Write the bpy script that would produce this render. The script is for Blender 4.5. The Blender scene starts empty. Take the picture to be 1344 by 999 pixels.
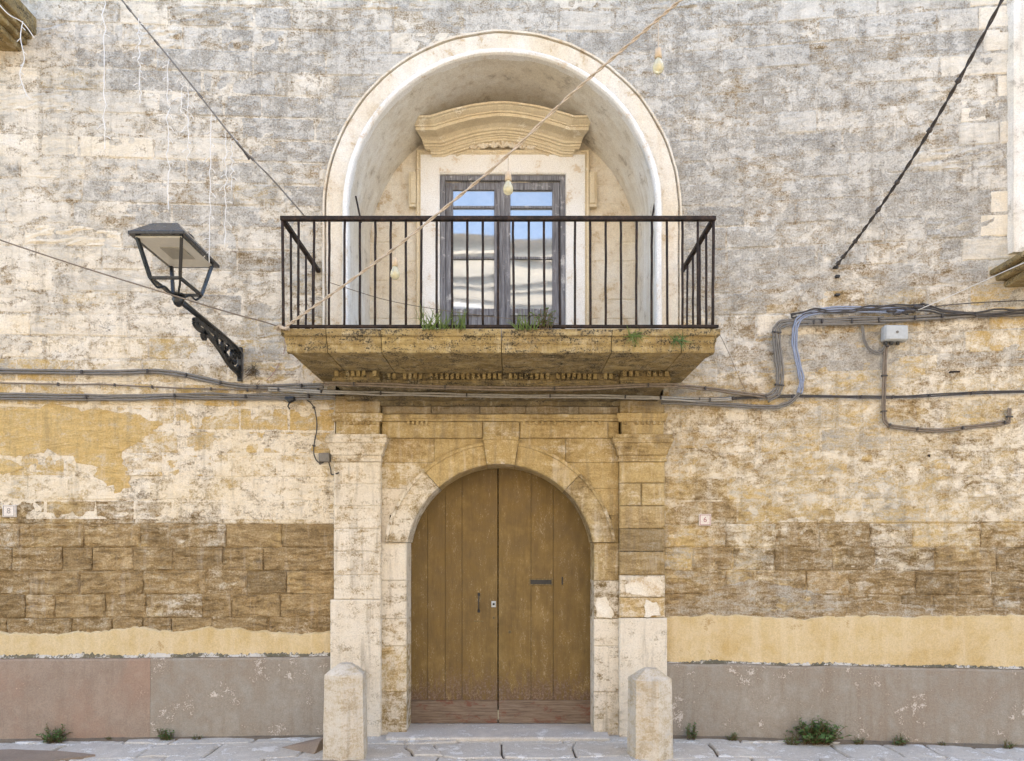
import bpy, bmesh, math, random
from mathutils import Vector, Matrix, noise as mn
random.seed(7)
R = math.radians
S = bpy.context.scene
COL = S.collection

# ------------------------------------------------------------------ camera
FP, DIST, EYE, CX, CY = 944.0, 6.6, 1.7, 672.0, 722.0     # focal length in photo pixels, metres, horizon pixel
cd = bpy.data.cameras.new('camera')
cam = bpy.data.objects.new('camera', cd); COL.objects.link(cam)
cam.location = (0, -DIST, EYE); cam.rotation_euler = (R(90), 0, 0)
cd.sensor_width = 36; cd.lens = 36*FP/1344
cd.shift_y = (CY-499.5)/1344
cd.clip_start = 0.05; cd.clip_end = 500
S.camera = cam

# ------------------------------------------------------------------ light
SUN_EL, SUN_AZ = R(52), R(24)
w = bpy.data.worlds.new('World'); S.world = w; w.use_nodes = True
wn = w.node_tree
sky = wn.nodes.new('ShaderNodeTexSky'); sky.sky_type = 'NISHITA'; sky.sun_disc = False
sky.sun_elevation = SUN_EL; sky.sun_rotation = SUN_AZ
sky.air_density = 1.0; sky.dust_density = 1.2
bg = wn.nodes['Background']; bg.inputs['Strength'].default_value = 0.15
wn.links.new(sky.outputs[0], bg.inputs['Color'])
sl = bpy.data.lights.new('sun', 'SUN'); sl.energy = 2.9; sl.angle = R(0.55); sl.color = (1, .95, .87)
so = bpy.data.objects.new('sun', sl); COL.objects.link(so)
sd = Vector((math.sin(SUN_AZ)*math.cos(SUN_EL), math.cos(SUN_AZ)*math.cos(SUN_EL), math.sin(SUN_EL)))
so.rotation_euler = (-sd).to_track_quat('-Z', 'Y').to_euler(); so.location = (0, 5, 30)
S.view_settings.view_transform = 'Standard'; S.view_settings.look = 'None'
S.view_settings.gamma = 1; S.view_settings.exposure = 2.54
S.cycles.max_bounces = 6; S.cycles.diffuse_bounces = 3

# ------------------------------------------------------------------ photo pixel -> place
KL, KR = -1.645, 1.405                       # where the wall turns a little towards the street
TL, TR = math.tan(R(2.85)), math.tan(R(6.5))
def yw(x):
    return -TL*(KL-x) if x < KL else (-TR*(x-KR) if x > KR else 0.0)
def wang(x):
    return math.atan(TL) if x < KL else (-math.atan(TR) if x > KR else 0.0)
def P(px, py, y=0.0):
    d = DIST+y
    return Vector(((px-CX)*d/FP, y, EYE+(CY-py)*d/FP))
def W(px, py, off=0.0):
    y = 0.0
    for _ in range(12):
        y = yw((px-CX)*(DIST+y+off)/FP)
    return P(px, py, y+off)
def XZ(px, py, y=0.0):
    p = P(px, py, y); return p.x, p.z
def ZP(py, y=0.0): return EYE+(CY-py)*(DIST+y)/FP
def XP(px, y=0.0): return (px-CX)*(DIST+y)/FP
def lerp_tab(tab, t):
    if t <= tab[0][0]: return tab[0][1:]
    for a, b in zip(tab, tab[1:]):
        if t <= b[0]:
            f = (t-a[0])/(b[0]-a[0]); return tuple(u+(v-u)*f for u, v in zip(a[1:], b[1:]))
    return tab[-1][1:]
def nz(x, y=0, z=0): return mn.noise(Vector((x, y, z)))

# ------------------------------------------------------------------ materials
class G:
    def __init__(s, name):
        s.m = bpy.data.materials.new(name); s.m.use_nodes = True
        s.t = s.m.node_tree; s.b = s.t.nodes['Principled BSDF']
        s.b.inputs['Roughness'].default_value = .9
        s.b.inputs['Specular IOR Level'].default_value = .25
    def n(s, kind, **kw):
        nd = s.t.nodes.new('ShaderNode'+kind)
        for k, v in kw.items(): setattr(nd, k, v)
        return nd
    def put(s, sock, v):
        if hasattr(v, 'is_output'): s.t.links.new(v, sock)
        elif v is not None:
            if isinstance(v, (tuple, list)) and len(v) == 3 and sock.type == 'RGBA': v = (*v, 1)
            sock.default_value = v
    def pos(s):
        if not hasattr(s, '_p'): s._p = s.n('NewGeometry').outputs['Position']
        return s._p
    def obj(s): return s.n('TexCoord').outputs['Object']
    def scaled(s, v, sc, off=(0, 0, 0)):
        m = s.n('Mapping'); s.put(m.inputs[0], v)
        m.inputs['Scale'].default_value = sc; m.inputs['Location'].default_value = off
        return m.outputs[0]
    def noise(s, scale, detail=5, rough=.6, vec=None, dist=0):
        nd = s.n('TexNoise'); s.put(nd.inputs['Vector'], vec if vec is not None else s.pos())
        nd.inputs['Scale'].default_value = scale; nd.inputs['Detail'].default_value = detail
        nd.inputs['Roughness'].default_value = rough; nd.inputs['Distortion'].default_value = dist
        return nd.outputs[0]
    def vor(s, scale, vec=None, feat='F1', out='Distance'):
        nd = s.n('TexVoronoi', feature=feat); s.put(nd.inputs['Vector'], vec if vec is not None else s.pos())
        nd.inputs['Scale'].default_value = scale; return nd.outputs[out]
    def ma(s, op, a, b=None, c=None, clamp=False):
        nd = s.n('Math', operation=op, use_clamp=clamp)
        s.put(nd.inputs[0], a)
        if b is not None: s.put(nd.inputs[1], b)
        if c is not None: s.put(nd.inputs[2], c)
        return nd.outputs[0]
    def mr(s, v, a, b, c=0, d=1, smooth=True):
        nd = s.n('MapRange'); nd.interpolation_type = 'SMOOTHSTEP' if smooth else 'LINEAR'
        for i, q in enumerate((v, a, b, c, d)): s.put(nd.inputs[i], q)
        return nd.outputs[0]
    def mix(s, f, a, b, mode='MIX'):
        nd = s.n('Mix', data_type='RGBA', blend_type=mode)
        s.put(nd.inputs[0], f); s.put(nd.inputs[6], a); s.put(nd.inputs[7], b); return nd.outputs[2]
    def ramp(s, f, stops):
        nd = s.n('ValToRGB'); e = nd.color_ramp.elements
        while len(e) < len(stops): e.new(.5)
        for k, (p, c) in zip(e, stops): k.position = p; k.color = (*c, 1)
        s.put(nd.inputs[0], f); return nd.outputs[0]
    def bump(s, h, dist=.01, strength=1):
        nd = s.n('Bump'); nd.inputs['Strength'].default_value = strength; nd.inputs['Distance'].default_value = dist
        s.put(nd.inputs['Height'], h); s.t.links.new(nd.outputs[0], s.b.inputs['Normal'])
    def col(s, v): s.put(s.b.inputs['Base Color'], v)
    def rough(s, v): s.put(s.b.inputs['Roughness'], v)

def spread(g, f, k=2.6):        # noise crowds round .5: spread it to use as a coverage threshold
    return g.ma('MULTIPLY_ADD', f, k, .5-.5*k, clamp=True)

def masonry(name, stone, white, ochre, grey, speck=0.0, bump=.012, ero=1.0, grain=1.0, drips=.3):
    """stone under ochre wash, under limewash flakes, under grey lichen; the amounts come from each object's colour"""
    g = G(name); p = g.pos()
    oi = g.n('ObjectInfo'); sp = g.n('SeparateColor'); g.t.links.new(oi.outputs['Color'], sp.inputs[0])
    tone, gr, wh, oc = sp.outputs[0], sp.outputs[1], sp.outputs[2], oi.outputs['Alpha']
    offs = g.n('CombineXYZ'); g.put(offs.inputs[1], g.ma('MULTIPLY', oi.outputs['Random'], .35))
    va = g.n('VectorMath', operation='ADD'); g.put(va.inputs[0], p); g.put(va.inputs[1], offs.outputs[0]); pb = va.outputs[0]
    nA = g.noise(1.7, 4, .62); nB = g.noise(8.0, 7, .76, g.scaled(p, (1, 1, 1.35)), .3)
    nC = g.noise(5.5, 6, .72, g.scaled(pb, (1, 1, 3.4), (3, 1, 7)), .45); nD = g.noise(75, 3, .72)
    add = lambda *ts: sum_(g, ts)
    fD = spread(g, nD, 3.0)
    c = g.ramp(spread(g, add((nC, .55), (nB, .2), (nD, .25)), 3.4), [(0, stone[0]), (.5, stone[1]), (1, stone[2])])
    c = g.mix(1, c, g.mix(tone, (.62, .61, .60), (1.62, 1.60, 1.56)), 'MULTIPLY')
    def cover(f, amt, lo, hi):
        inv = g.ma('MULTIPLY_ADD', amt, -1.22, 1.16); return g.mr(f, g.ma('SUBTRACT', inv, lo), g.ma('ADD', inv, hi))
    mo = cover(spread(g, add((nA, .6), (nB, .4)), 3.0), oc, .25, .25)
    c = g.mix(g.ma('MULTIPLY', mo, .85), c, g.mix(spread(g, add((nB, .4), (nD, .25), (nA, .35)), 3.4), ochre[0], ochre[1]))
    mw = cover(spread(g, add((nB, .5), (nC, .28), (nD, .22)), 4.2), wh, .36, .28)
    c = g.mix(g.ma('MULTIPLY', mw, .9), c, g.mix(spread(g, add((nA, .5), (nC, .5)), 3), white[0], white[1]))
    c = g.mix(1, c, g.mix(fD, tuple(1-.22*grain for _ in '123'), tuple(1+.1*grain for _ in '123')), 'MULTIPLY')
    mg = cover(spread(g, add((nC, .42), (nD, .22), (nA, .36)), 3.8), gr, .36, .28)
    gc = g.ramp(spread(g, add((nD, .6), (nB, .4)), 2.6), [(0, grey[0]), (.5, grey[1]), (1, grey[2])])
    gc = g.mix(1, gc, g.mix(tone, (.72, .72, .72), (1.12, 1.11, 1.09)), 'MULTIPLY')
    c = g.mix(g.ma('MULTIPLY', mg, .82), c, gc)
    pit = g.ma('MULTIPLY', g.mr(nD, .62, .70), g.mr(nB, .46, .58))
    c = g.mix(g.ma('MULTIPLY', pit, .5), c, (.13, .095, .06))
    if drips:
        dr = g.noise(4.2, 4, .66, g.scaled(p, (3.2, 3.2, .32), (1, 2, 3)))
        c = g.mix(g.ma('MULTIPLY', g.mr(dr, .5, .72), drips), c, (.20, .155, .105))
        c = g.mix(g.ma('MULTIPLY', g.mr(dr, .48, .3), drips*.6), c, white[0])
    if speck:
        sk = g.mr(add((nD, .55), (nC, .45)), .50, .59)
        c = g.mix(g.ma('MULTIPLY', sk, speck), c, (.045, .036, .022))
    g.col(c); g.rough(.93)
    bare = g.ma('SUBTRACT', 1, g.ma('MULTIPLY', mw, .6))
    h = add((g.ma('MULTIPLY', nC, bare), 2.0*ero), (mw, .14), (nD, .42*grain))
    g.bump(h, bump*1.9, 1.0)
    return g.m
def sum_(g, ts):
    out = None
    for t, k in ts:
        q = g.ma('MULTIPLY', t, k); out = q if out is None else g.ma('ADD', out, q)
    return out

M = {}
TAN = ((.10, .064, .028), (.31, .212, .100), (.50, .38, .215))
M['wall'] = masonry('weathered tufa', TAN, ((.87, .80, .685), (.78, .645, .445)), ((.65, .42, .135), (.76, .56, .255)), ((.18, .163, .138), (.46, .428, .375), (.71, .67, .60)), bump=.011, grain=.7)
M['portal'] = masonry('ochre portal stone', ((.15, .098, .04), (.34, .24, .11), (.52, .40, .235)), ((.80, .73, .62), (.72, .62, .48)), ((.36, .23, .07), (.68, .52, .265)), ((.16, .125, .085), (.30, .25, .18), (.46, .40, .32)), bump=.009, ero=.7, grain=.6, drips=.45)
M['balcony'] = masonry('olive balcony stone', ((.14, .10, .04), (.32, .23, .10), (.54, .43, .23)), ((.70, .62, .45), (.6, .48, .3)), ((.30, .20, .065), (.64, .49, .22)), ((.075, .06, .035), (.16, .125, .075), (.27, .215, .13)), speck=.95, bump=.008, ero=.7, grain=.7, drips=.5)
M['bollard'] = masonry('bollard limestone', ((.36, .28, .18), (.48, .40, .29), (.58, .50, .39)), ((.68, .62, .53), (.60, .53, .43)), ((.42, .31, .17), (.52, .40, .24)), ((.25, .23, .2), (.40, .37, .33), (.54, .51, .46)), bump=.005, ero=.4, grain=.4)

def plaster(name, a, b, stain, amt=.45, bump=.004, rough=.9, flake=None, rust=None, streak=0):
    g = G(name); p = g.pos()
    nA = g.noise(1.4, 4, .62); nB = g.noise(5.5, 7, .72, dist=.2); nD = g.noise(85, 3, .7)
    c = g.mix(spread(g, nA, 3), a, b)
    c = g.mix(g.ma('MULTIPLY', spread(g, nB, 3), amt), c, stain)
    if streak:
        c = g.mix(g.ma('MULTIPLY', g.mr(g.noise(3.2, 5, .65, g.scaled(p, (3.5, 3.5, .35))), .45, .7), streak), c, stain)
    c = g.mix(1, c, g.mix(spread(g, nD, 3), (.84, .83, .82), (1.08, 1.08, 1.08)), 'MULTIPLY')
    if flake: c = g.mix(g.mr(sum_(g, ((nB, .72), (nD, .28))), flake[1]-.07, flake[1]-.025), c, flake[0])
    if rust: c = g.mix(g.ma('MULTIPLY', g.mr(sum_(g, ((nA, -.7), (nB, .5))), -.14, .02), rust[1]), c, rust[0])
    g.col(c); g.rough(rough)
    g.bump(sum_(g, ((nB, 1.0), (nD, .35))), bump*2, .9); return g.m
M['niche'] = plaster('cream niche plaster', (.86, .81, .71), (.80, .69, .52), (.62, .48, .31), .45, bump=.009, streak=.3, flake=((.56, .42, .26), .62))
M['reveal'] = plaster('limewashed reveal', (.87, .84, .78), (.80, .72, .58), (.58, .48, .35), .45, bump=.006, streak=.5, flake=((.47, .40, .31), .635))
M['white'] = plaster('whitewashed surround', (.90, .88, .85), (.87, .83, .76), (.72, .62, .48), .25, bump=.005, flake=((.66, .54, .40), .63))
M['pediment'] = plaster('ochre stucco', (.80, .70, .51), (.74, .61, .41), (.52, .40, .25), .4, bump=.004, streak=.3, flake=((.84, .76, .62), .64))
M['ochre'] = plaster('ochre render', (.52, .365, .155), (.58, .44, .225), (.68, .56, .37), .7, flake=((.44, .30, .14), .66), streak=.5)
M['dado'] = plaster('grey beige dado render', (.31, .283, .24), (.385, .35, .30), (.25, .20, .148), .8, streak=.6, flake=((.56, .50, .44), .645), rust=((.36, .24, .17), .12))
M['dado_red'] = plaster('reddish dado render', (.36, .265, .20), (.35, .285, .23), (.25, .19, .145), .8, streak=.6, flake=((.50, .40, .32), .67), rust=((.40, .22, .15), .22))
M['cement'] = plaster('grey cement render', (.44, .385, .30), (.37, .31, .23), (.30, .24, .165), .5, bump=.008, flake=((.58, .52, .43), .62))
M['moss'] = plaster('black moss line', (.10, .095, .07), (.16, .14, .095), (.24, .19, .11), .4, flake=((.52, .48, .42), .56))
M['ledge'] = plaster('lime ledge', (.44, .41, .37), (.56, .53, .48), (.20, .18, .15), .5, flake=((.12, .115, .09), .54))
M['mortar'] = M['wall']
M['step'] = plaster('pale worn step', (.66, .60, .52), (.54, .49, .43), (.26, .24, .21), .4, bump=.003, rough=.6, flake=((.70, .67, .62), .62))
M['paving'] = plaster('pale paving stone', (.58, .53, .46), (.70, .645, .56), (.27, .235, .19), .6, bump=.006, rough=.7, flake=((.72, .69, .64), .6))
M['soil'] = plaster('street dirt', (.17, .135, .10), (.22, .18, .13), (.10, .08, .06), .5, bump=.01)
M['patch'] = plaster('brown concrete', (.34, .26, .19), (.28, .22, .17), (.20, .15, .11), .5, bump=.006)
M['plaque'] = plaster('glazed white plaque', (.78, .72, .66), (.74, .67, .60), (.6, .5, .4), .2, bump=.0005, rough=.35)
M['opp'] = plaster('sunlit cream render', (.61, .54, .43), (.55, .48, .37), (.45, .38, .28), .4)

def simple(name, col, rough=.5, metal=0, var=.35, bump=.0008, scale=40, spec=.5):
    g = G(name); f = g.noise(scale, 5, .7)
    d = tuple(v*(1-var) for v in col); l = tuple(min(1, v*(1+var)) for v in col)
    g.col(g.mix(spread(g, f, 2.2), d, l)); g.rough(g.mr(g.noise(scale*.6, 4, .6), .3, .7, max(.05, rough-.12), min(1, rough+.12)))
    g.b.inputs['Metallic'].default_value = metal; g.b.inputs['Specular IOR Level'].default_value = spec
    if bump: g.bump(f, bump, .7)
    return g.m
M['iron'] = simple('black painted iron', (.012, .013, .014), .36, 0, .3)
M['roofiron'] = simple('black gloss sheet metal', (.022, .026, .032), .2, 0, .1, 0)
g = G('rusty railing iron'); f = g.noise(26, 6, .75)
g.col(g.ramp(spread(g, f, 2.4), [(0, (.009, .007, .006)), (.5, (.024, .016, .012)), (1, (.075, .043, .028))])); g.rough(.7); g.bump(f, .002, .8); M['rail'] = g.m
M['led'] = simple('lamp diffuser', (.74, .70, .60), .4, 0, .06, 0)
M['ledgrey'] = simple('lamp module', (.40, .37, .30), .4, 0, .1, 0)
M['cable_grey'] = simple('grey cable sheath', (.17, .152, .128), .6, 0, .3)
M['cable_dark'] = simple('dark cable sheath', (.055, .047, .042), .65, 0, .4)
M['cable_brown'] = simple('dusty brown cable', (.20, .155, .11), .75, 0, .35)
M['cable_pale'] = simple('pale grey cable', (.33, .30, .25), .6, 0, .25)
M['cable_blue'] = simple('blue grey cable', (.23, .26, .34), .5, 0, .25)
M['cable_white'] = simple('white wire', (.72, .69, .64), .55, 0, .1, 0)
M['rope'] = simple('beige twisted cord', (.50, .41, .31), .85, 0, .3)
M['plastic'] = simple('grey plastic box', (.42, .43, .42), .5, 0, .12, .0004)
M['brass'] = simple('old brass', (.16, .12, .06), .45, .8, .4)
M['dark'] = simple('dark metal', (.02, .018, .016), .55, 0, .4)
M['red'] = simple('faded red enamel', (.34, .13, .13), .4, 0, .2, 0)
M['inkgrey'] = simple('faded grey enamel', (.30, .27, .25), .5, 0, .2, 0)
M['socket'] = simple('tan bulb socket', (.55, .42, .27), .6, 0, .2)
g = G('bulb glass'); g.col((.80, .74, .50)); g.b.inputs['Transmission Weight'].default_value = .45; g.rough(.15); g.b.inputs['Specular IOR Level'].default_value = .5; M['bulb'] = g.m
# glass: pale curtain close behind a strongly reflecting pane
g = G('window glass'); g.col(g.mix(g.noise(3, 5, .7), (.15, .175, .20), (.36, .38, .39))); g.rough(g.mr(g.noise(9, 4, .7), .4, .7, 0.015, .06)); g.b.inputs['Specular IOR Level'].default_value = 1.0
g.b.inputs['IOR'].default_value = 2.05; g.bump(g.noise(3.5, 2, .5), .0008, .35)
M['glass'] = g.m
# weathered grey blue timber
g = G('weathered grey timber'); v = g.scaled(g.pos(), (1, 1, .06)); f = g.noise(60, 5, .7, v); f2 = g.noise(9, 5, .7)
c = g.ramp(spread(g, f, 2.4), [(0, (.075, .07, .072)), (.5, (.19, .185, .195)), (1, (.34, .335, .345))])
c = g.mix(g.mr(f2, .56, .72), c, (.50, .48, .46)); c = g.mix(g.mr(g.noise(5, 5, .7), .6, .75), c, (.15, .10, .07))
g.col(c); g.rough(.8); g.bump(f, .003, .9); M['timber'] = g.m
# brown painted planks, worn bare at the foot
g = G('brown door paint'); p = g.pos(); oi = g.n('ObjectInfo')
v = g.scaled(p, (1, 1, .05)); gr = g.noise(75, 5, .7, v); mid = g.noise(6, 6, .7); fine = g.noise(45, 5, .75); st = g.noise(8, 6, .7, g.scaled(p, (2.2, 1, .5)))
c = g.mix(spread(g, sum_(g, ((mid, .5), (st, .5))), 3.4), (.125, .074, .018), (.22, .137, .038))
c = g.mix(g.ma('MULTIPLY', g.mr(g.noise(3, 5, .7), .5, .7), .5), c, (.275, .185, .07))
c = g.mix(g.ma('MULTIPLY', oi.outputs['Random'], .28), c, (.125, .075, .02))
c = g.mix(g.ma('MULTIPLY', g.mr(gr, .45, .7), .25), c, (.09, .052, .016))
z = g.n('SeparateXYZ'); g.put(z.inputs[0], p)
wear = g.mr(g.ma('ADD', z.outputs[2], g.ma('MULTIPLY', g.ma('SUBTRACT', st, .5), 1.5)), .30, .58, 1, 0)
wear = g.ma('MULTIPLY', wear, g.mr(sum_(g, ((st, .65), (fine, .35))), .40, .52))
wc = g.ramp(fine, [(.3, (.045, .028, .02)), (.5, (.13, .075, .05)), (.7, (.26, .20, .15))])
c = g.mix(g.ma('MULTIPLY', wear, .9), c, wc)
sc = g.mr(g.ma('ADD', g.ma('MULTIPLY', g.noise(95, 4, .8, g.scaled(p, (1, 1, .45))), .6), g.ma('MULTIPLY', st, .4)), .565, .61)
c = g.mix(g.ma('MULTIPLY', sc, .7), c, (.38, .30, .19))
g.col(c); g.rough(g.mr(mid, .35, .65, .5, .75)); g.b.inputs['Specular IOR Level'].default_value = .4
g.bump(g.ma('SUBTRACT', g.ma('ADD', g.ma('MULTIPLY', gr, .6), g.ma('MULTIPLY', mid, .6)), g.ma('MULTIPLY', wear, .35)), .004, .8); M['door'] = g.m
g = G('worn bare kickboard'); v = g.scaled(g.pos(), (.06, 1, 1)); f = g.noise(80, 6, .75, v); f2 = g.noise(10, 6, .75, g.scaled(g.pos(), (.5, 1, 1)))
c = g.ramp(spread(g, f, 2.2), [(0, (.075, .05, .036)), (.5, (.19, .135, .095)), (1, (.30, .235, .175))])
c = g.mix(g.ma('MULTIPLY', g.mr(f2, .52, .62), .7), c, (.17, .062, .038)); g.col(c); g.rough(.8); g.bump(f, .004, .9); M['kick'] = g.m
def leafmat(name, a, b):
    g = G(name); oi = g.n('ObjectInfo'); f = g.noise(30, 3, .6)
    g.col(g.mix(f, a, b)); g.rough(.6); g.b.inputs['Subsurface Weight'].default_value = 0
    tr = g.n('BsdfTranslucent'); g.put(tr.inputs[0], g.mix(f, a, b)); mx = g.n('MixShader'); mx.inputs[0].default_value = .3
    out = g.t.nodes['Material Output']; g.t.links.new(g.b.outputs[0], mx.inputs[1]); g.t.links.new(tr.outputs[0], mx.inputs[2]); g.t.links.new(mx.outputs[0], out.inputs[0])
    return g.m
M['leaf'] = leafmat('weed leaf', (.07, .125, .035), (.15, .235, .075))
M['grassleaf'] = leafmat('yellow green blade', (.10, .15, .03), (.21, .27, .08))
M['dry'] = leafmat('dry twig', (.16, .11, .06), (.24, .18, .10))

# ------------------------------------------------------------------ builders
def empty(name, loc=(0, 0, 0), parent=None):
    o = bpy.data.objects.new(name, None); COL.objects.link(o); o.location = loc; o.empty_display_size = .1
    if parent: o.parent = parent
    return o
def tag(o, label, cat, group=None):
    o['label'] = label; o['category'] = cat
    if group: o['group'] = group
    return o
class MB:
    def __init__(s): s.v = []; s.f = []
    def add(s, vs, fs):
        b = len(s.v); s.v += [tuple(v) for v in vs]; s.f += [tuple(i+b for i in f) for f in fs]; return s
    def box(s, x0, x1, y0, y1, z0, z1):
        return s.add([(x0,y0,z0),(x1,y0,z0),(x1,y1,z0),(x0,y1,z0),(x0,y0,z1),(x1,y0,z1),(x1,y1,z1),(x0,y1,z1)],
                     [(0,3,2,1),(4,5,6,7),(0,1,5,4),(1,2,6,5),(2,3,7,6),(3,0,4,7)])
    def bar(s, a, b, wd, h=None, up=(0, 0, 1)):
        a, b = Vector(a), Vector(b); h = h or wd; d = (b-a).normalized(); u = Vector(up)
        if abs(d.dot(u)) > .95: u = Vector((0, 1, 0))
        r = d.cross(u).normalized()*wd/2; t = r.cross(d).normalized()*h/2
        vs = [a-r-t, a+r-t, a+r+t, a-r+t, b-r-t, b+r-t, b+r+t, b-r+t]
        return s.add(vs, [(0,3,2,1),(4,5,6,7),(0,1,5,4),(1,2,6,5),(2,3,7,6),(3,0,4,7)])
    def tube(s, pts, r, n=6, cap=True):
        pts = [Vector(p) for p in pts]; rs = r if isinstance(r, (list, tuple)) else [r]*len(pts)
        rings = []; prev = None
        for i, p in enumerate(pts):
            d = (pts[min(i+1, len(pts)-1)]-pts[max(i-1, 0)])
            d = d.normalized() if d.length > 1e-9 else Vector((0, 0, 1))
            if prev is None: u = d.orthogonal().normalized()
            else:
                u = prev-d*prev.dot(d); u = u.normalized() if u.length > 1e-6 else d.orthogonal().normalized()
            prev = u; v = d.cross(u)
            rings.append([p+(u*math.cos(2*math.pi*k/n)+v*math.sin(2*math.pi*k/n))*rs[i] for k in range(n)])
        vs = [q for rg in rings for q in rg]; fs = []
        for i in range(len(pts)-1):
            for k in range(n): fs.append((i*n+k, i*n+(k+1) % n, (i+1)*n+(k+1) % n, (i+1)*n+k))
        if cap: fs += [tuple(range(n))[::-1], tuple((len(pts)-1)*n+k for k in range(n))]
        return s.add(vs, fs)
    def lathe(s, prof, c=(0, 0, 0), n=14):
        c = Vector(c); vs = []; fs = []
        for r, z in prof:
            vs += [c+Vector((r*math.cos(2*math.pi*k/n), r*math.sin(2*math.pi*k/n), z)) for k in range(n)]
        for i in range(len(prof)-1):
            for k in range(n): fs.append((i*n+k, i*n+(k+1) % n, (i+1)*n+(k+1) % n, (i+1)*n+k))
        fs += [tuple(range(n))[::-1], tuple((len(prof)-1)*n+k for k in range(n))]
        return s.add(vs, fs)
    def prism(s, poly, f0, f1):
        """poly: 2D points, f0/f1 map a point to the front / back 3D point"""
        n = len(poly); vs = [f0(*p) for p in poly]+[f1(*p) for p in poly]
        fs = [tuple(range(n)), tuple(range(2*n-1, n-1, -1))]+[(i, i+n, (i+1) % n+n, (i+1) % n) for i in range(n)]
        return s.add(vs, fs)
    def sweep(s, path, prof, mp, caps=True):
        """path: 2D polyline with mitred normals; prof: (along normal, height); mp(x, y, h) -> 3D"""
        n = len(path); k = len(prof); vs = []; fs = []
        for i in range(n):
            a = Vector(path[max(i-1, 0)]); b = Vector(path[i]); c = Vector(path[min(i+1, n-1)])
            d1 = (b-a).normalized() if i > 0 else (c-b).normalized(); d2 = (c-b).normalized() if i < n-1 else d1
            n1 = Vector((-d1.y, d1.x)); n2 = Vector((-d2.y, d2.x)); m = (n1+n2).normalized(); m = m/max(.3, m.dot(n1))
            for q, h in prof: vs.append(mp(b.x+m.x*q, b.y+m.y*q, h))
        for i in range(n-1):
            for j in range(k-1): fs.append((i*k+j, (i+1)*k+j, (i+1)*k+j+1, i*k+j+1))
        if caps: fs += [tuple(range(k)), tuple((n-1)*k+j for j in range(k-1, -1, -1))]
        return s.add(vs, fs)
    def rough(s, amp, freq=9, seed=0.0, only=None):
        out = []
        for v in s.v:
            p = Vector(v)*freq+Vector((seed*3.1, seed*1.7, seed)); q = Vector(v)*freq*3.3+Vector((seed, 4, 2))
            out.append(tuple(Vector(v)+mn.noise_vector(p)*amp+mn.noise_vector(q)*amp*.4))
        s.v = out; return s
    def mesh(s, name, mat, smooth=False, origin=None):
        me = bpy.data.meshes.new(name); o = Vector(origin) if origin is not None else Vector()
        me.from_pydata([tuple(Vector(v)-o) for v in s.v], [], s.f)
        bm = bmesh.new(); bm.from_mesh(me); bmesh.ops.recalc_face_normals(bm, faces=bm.faces); bm.to_mesh(me); bm.free()
        me.materials.append(M[mat] if isinstance(mat, str) else mat)
        if smooth:
            for p in me.polygons: p.use_smooth = True
        return me
    def build(s, name, mat, parent=None, color=None, smooth=False, origin=None, bevel=0):
        """origin: world point of the object's own origin (parents sit unrotated, so offsets simply subtract)"""
        if origin is None:
            origin = Vector((0, 0, 0)) if parent is not None else Vector((sum(v[0] for v in s.v)/len(s.v), sum(v[1] for v in s.v)/len(s.v), min(v[2] for v in s.v)))
        me = s.mesh(name, mat, smooth, origin); o = bpy.data.objects.new(name, me); COL.objects.link(o)
        if parent is not None:
            pw = wloc(parent); o.parent = parent; o.location = Vector(origin)-pw
        else: o.location = origin
        if color: o.color = color
        if bevel:
            b = o.modifiers.new('bevel', 'BEVEL'); b.width = bevel; b.segments = 2; b.limit_method = 'ANGLE'; b.angle_limit = R(40)
        return o
def wloc(o):
    v = Vector((0, 0, 0))
    while o is not None: v += Vector(o.location); o = o.parent
    return v
def smoothpts(pts, k=6):
    pts = [Vector(p) for p in pts]; out = []
    for i in range(len(pts)-1):
        a = pts[max(i-1, 0)]; b = pts[i]; c = pts[i+1]; d = pts[min(i+2, len(pts)-1)]
        for j in range(k):
            t = j/k; out.append(.5*((2*b)+(c-a)*t+(2*a-5*b+4*c-d)*t*t+(3*b-a-3*c+d)*t*t*t))
    out.append(pts[-1]); return out

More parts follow.
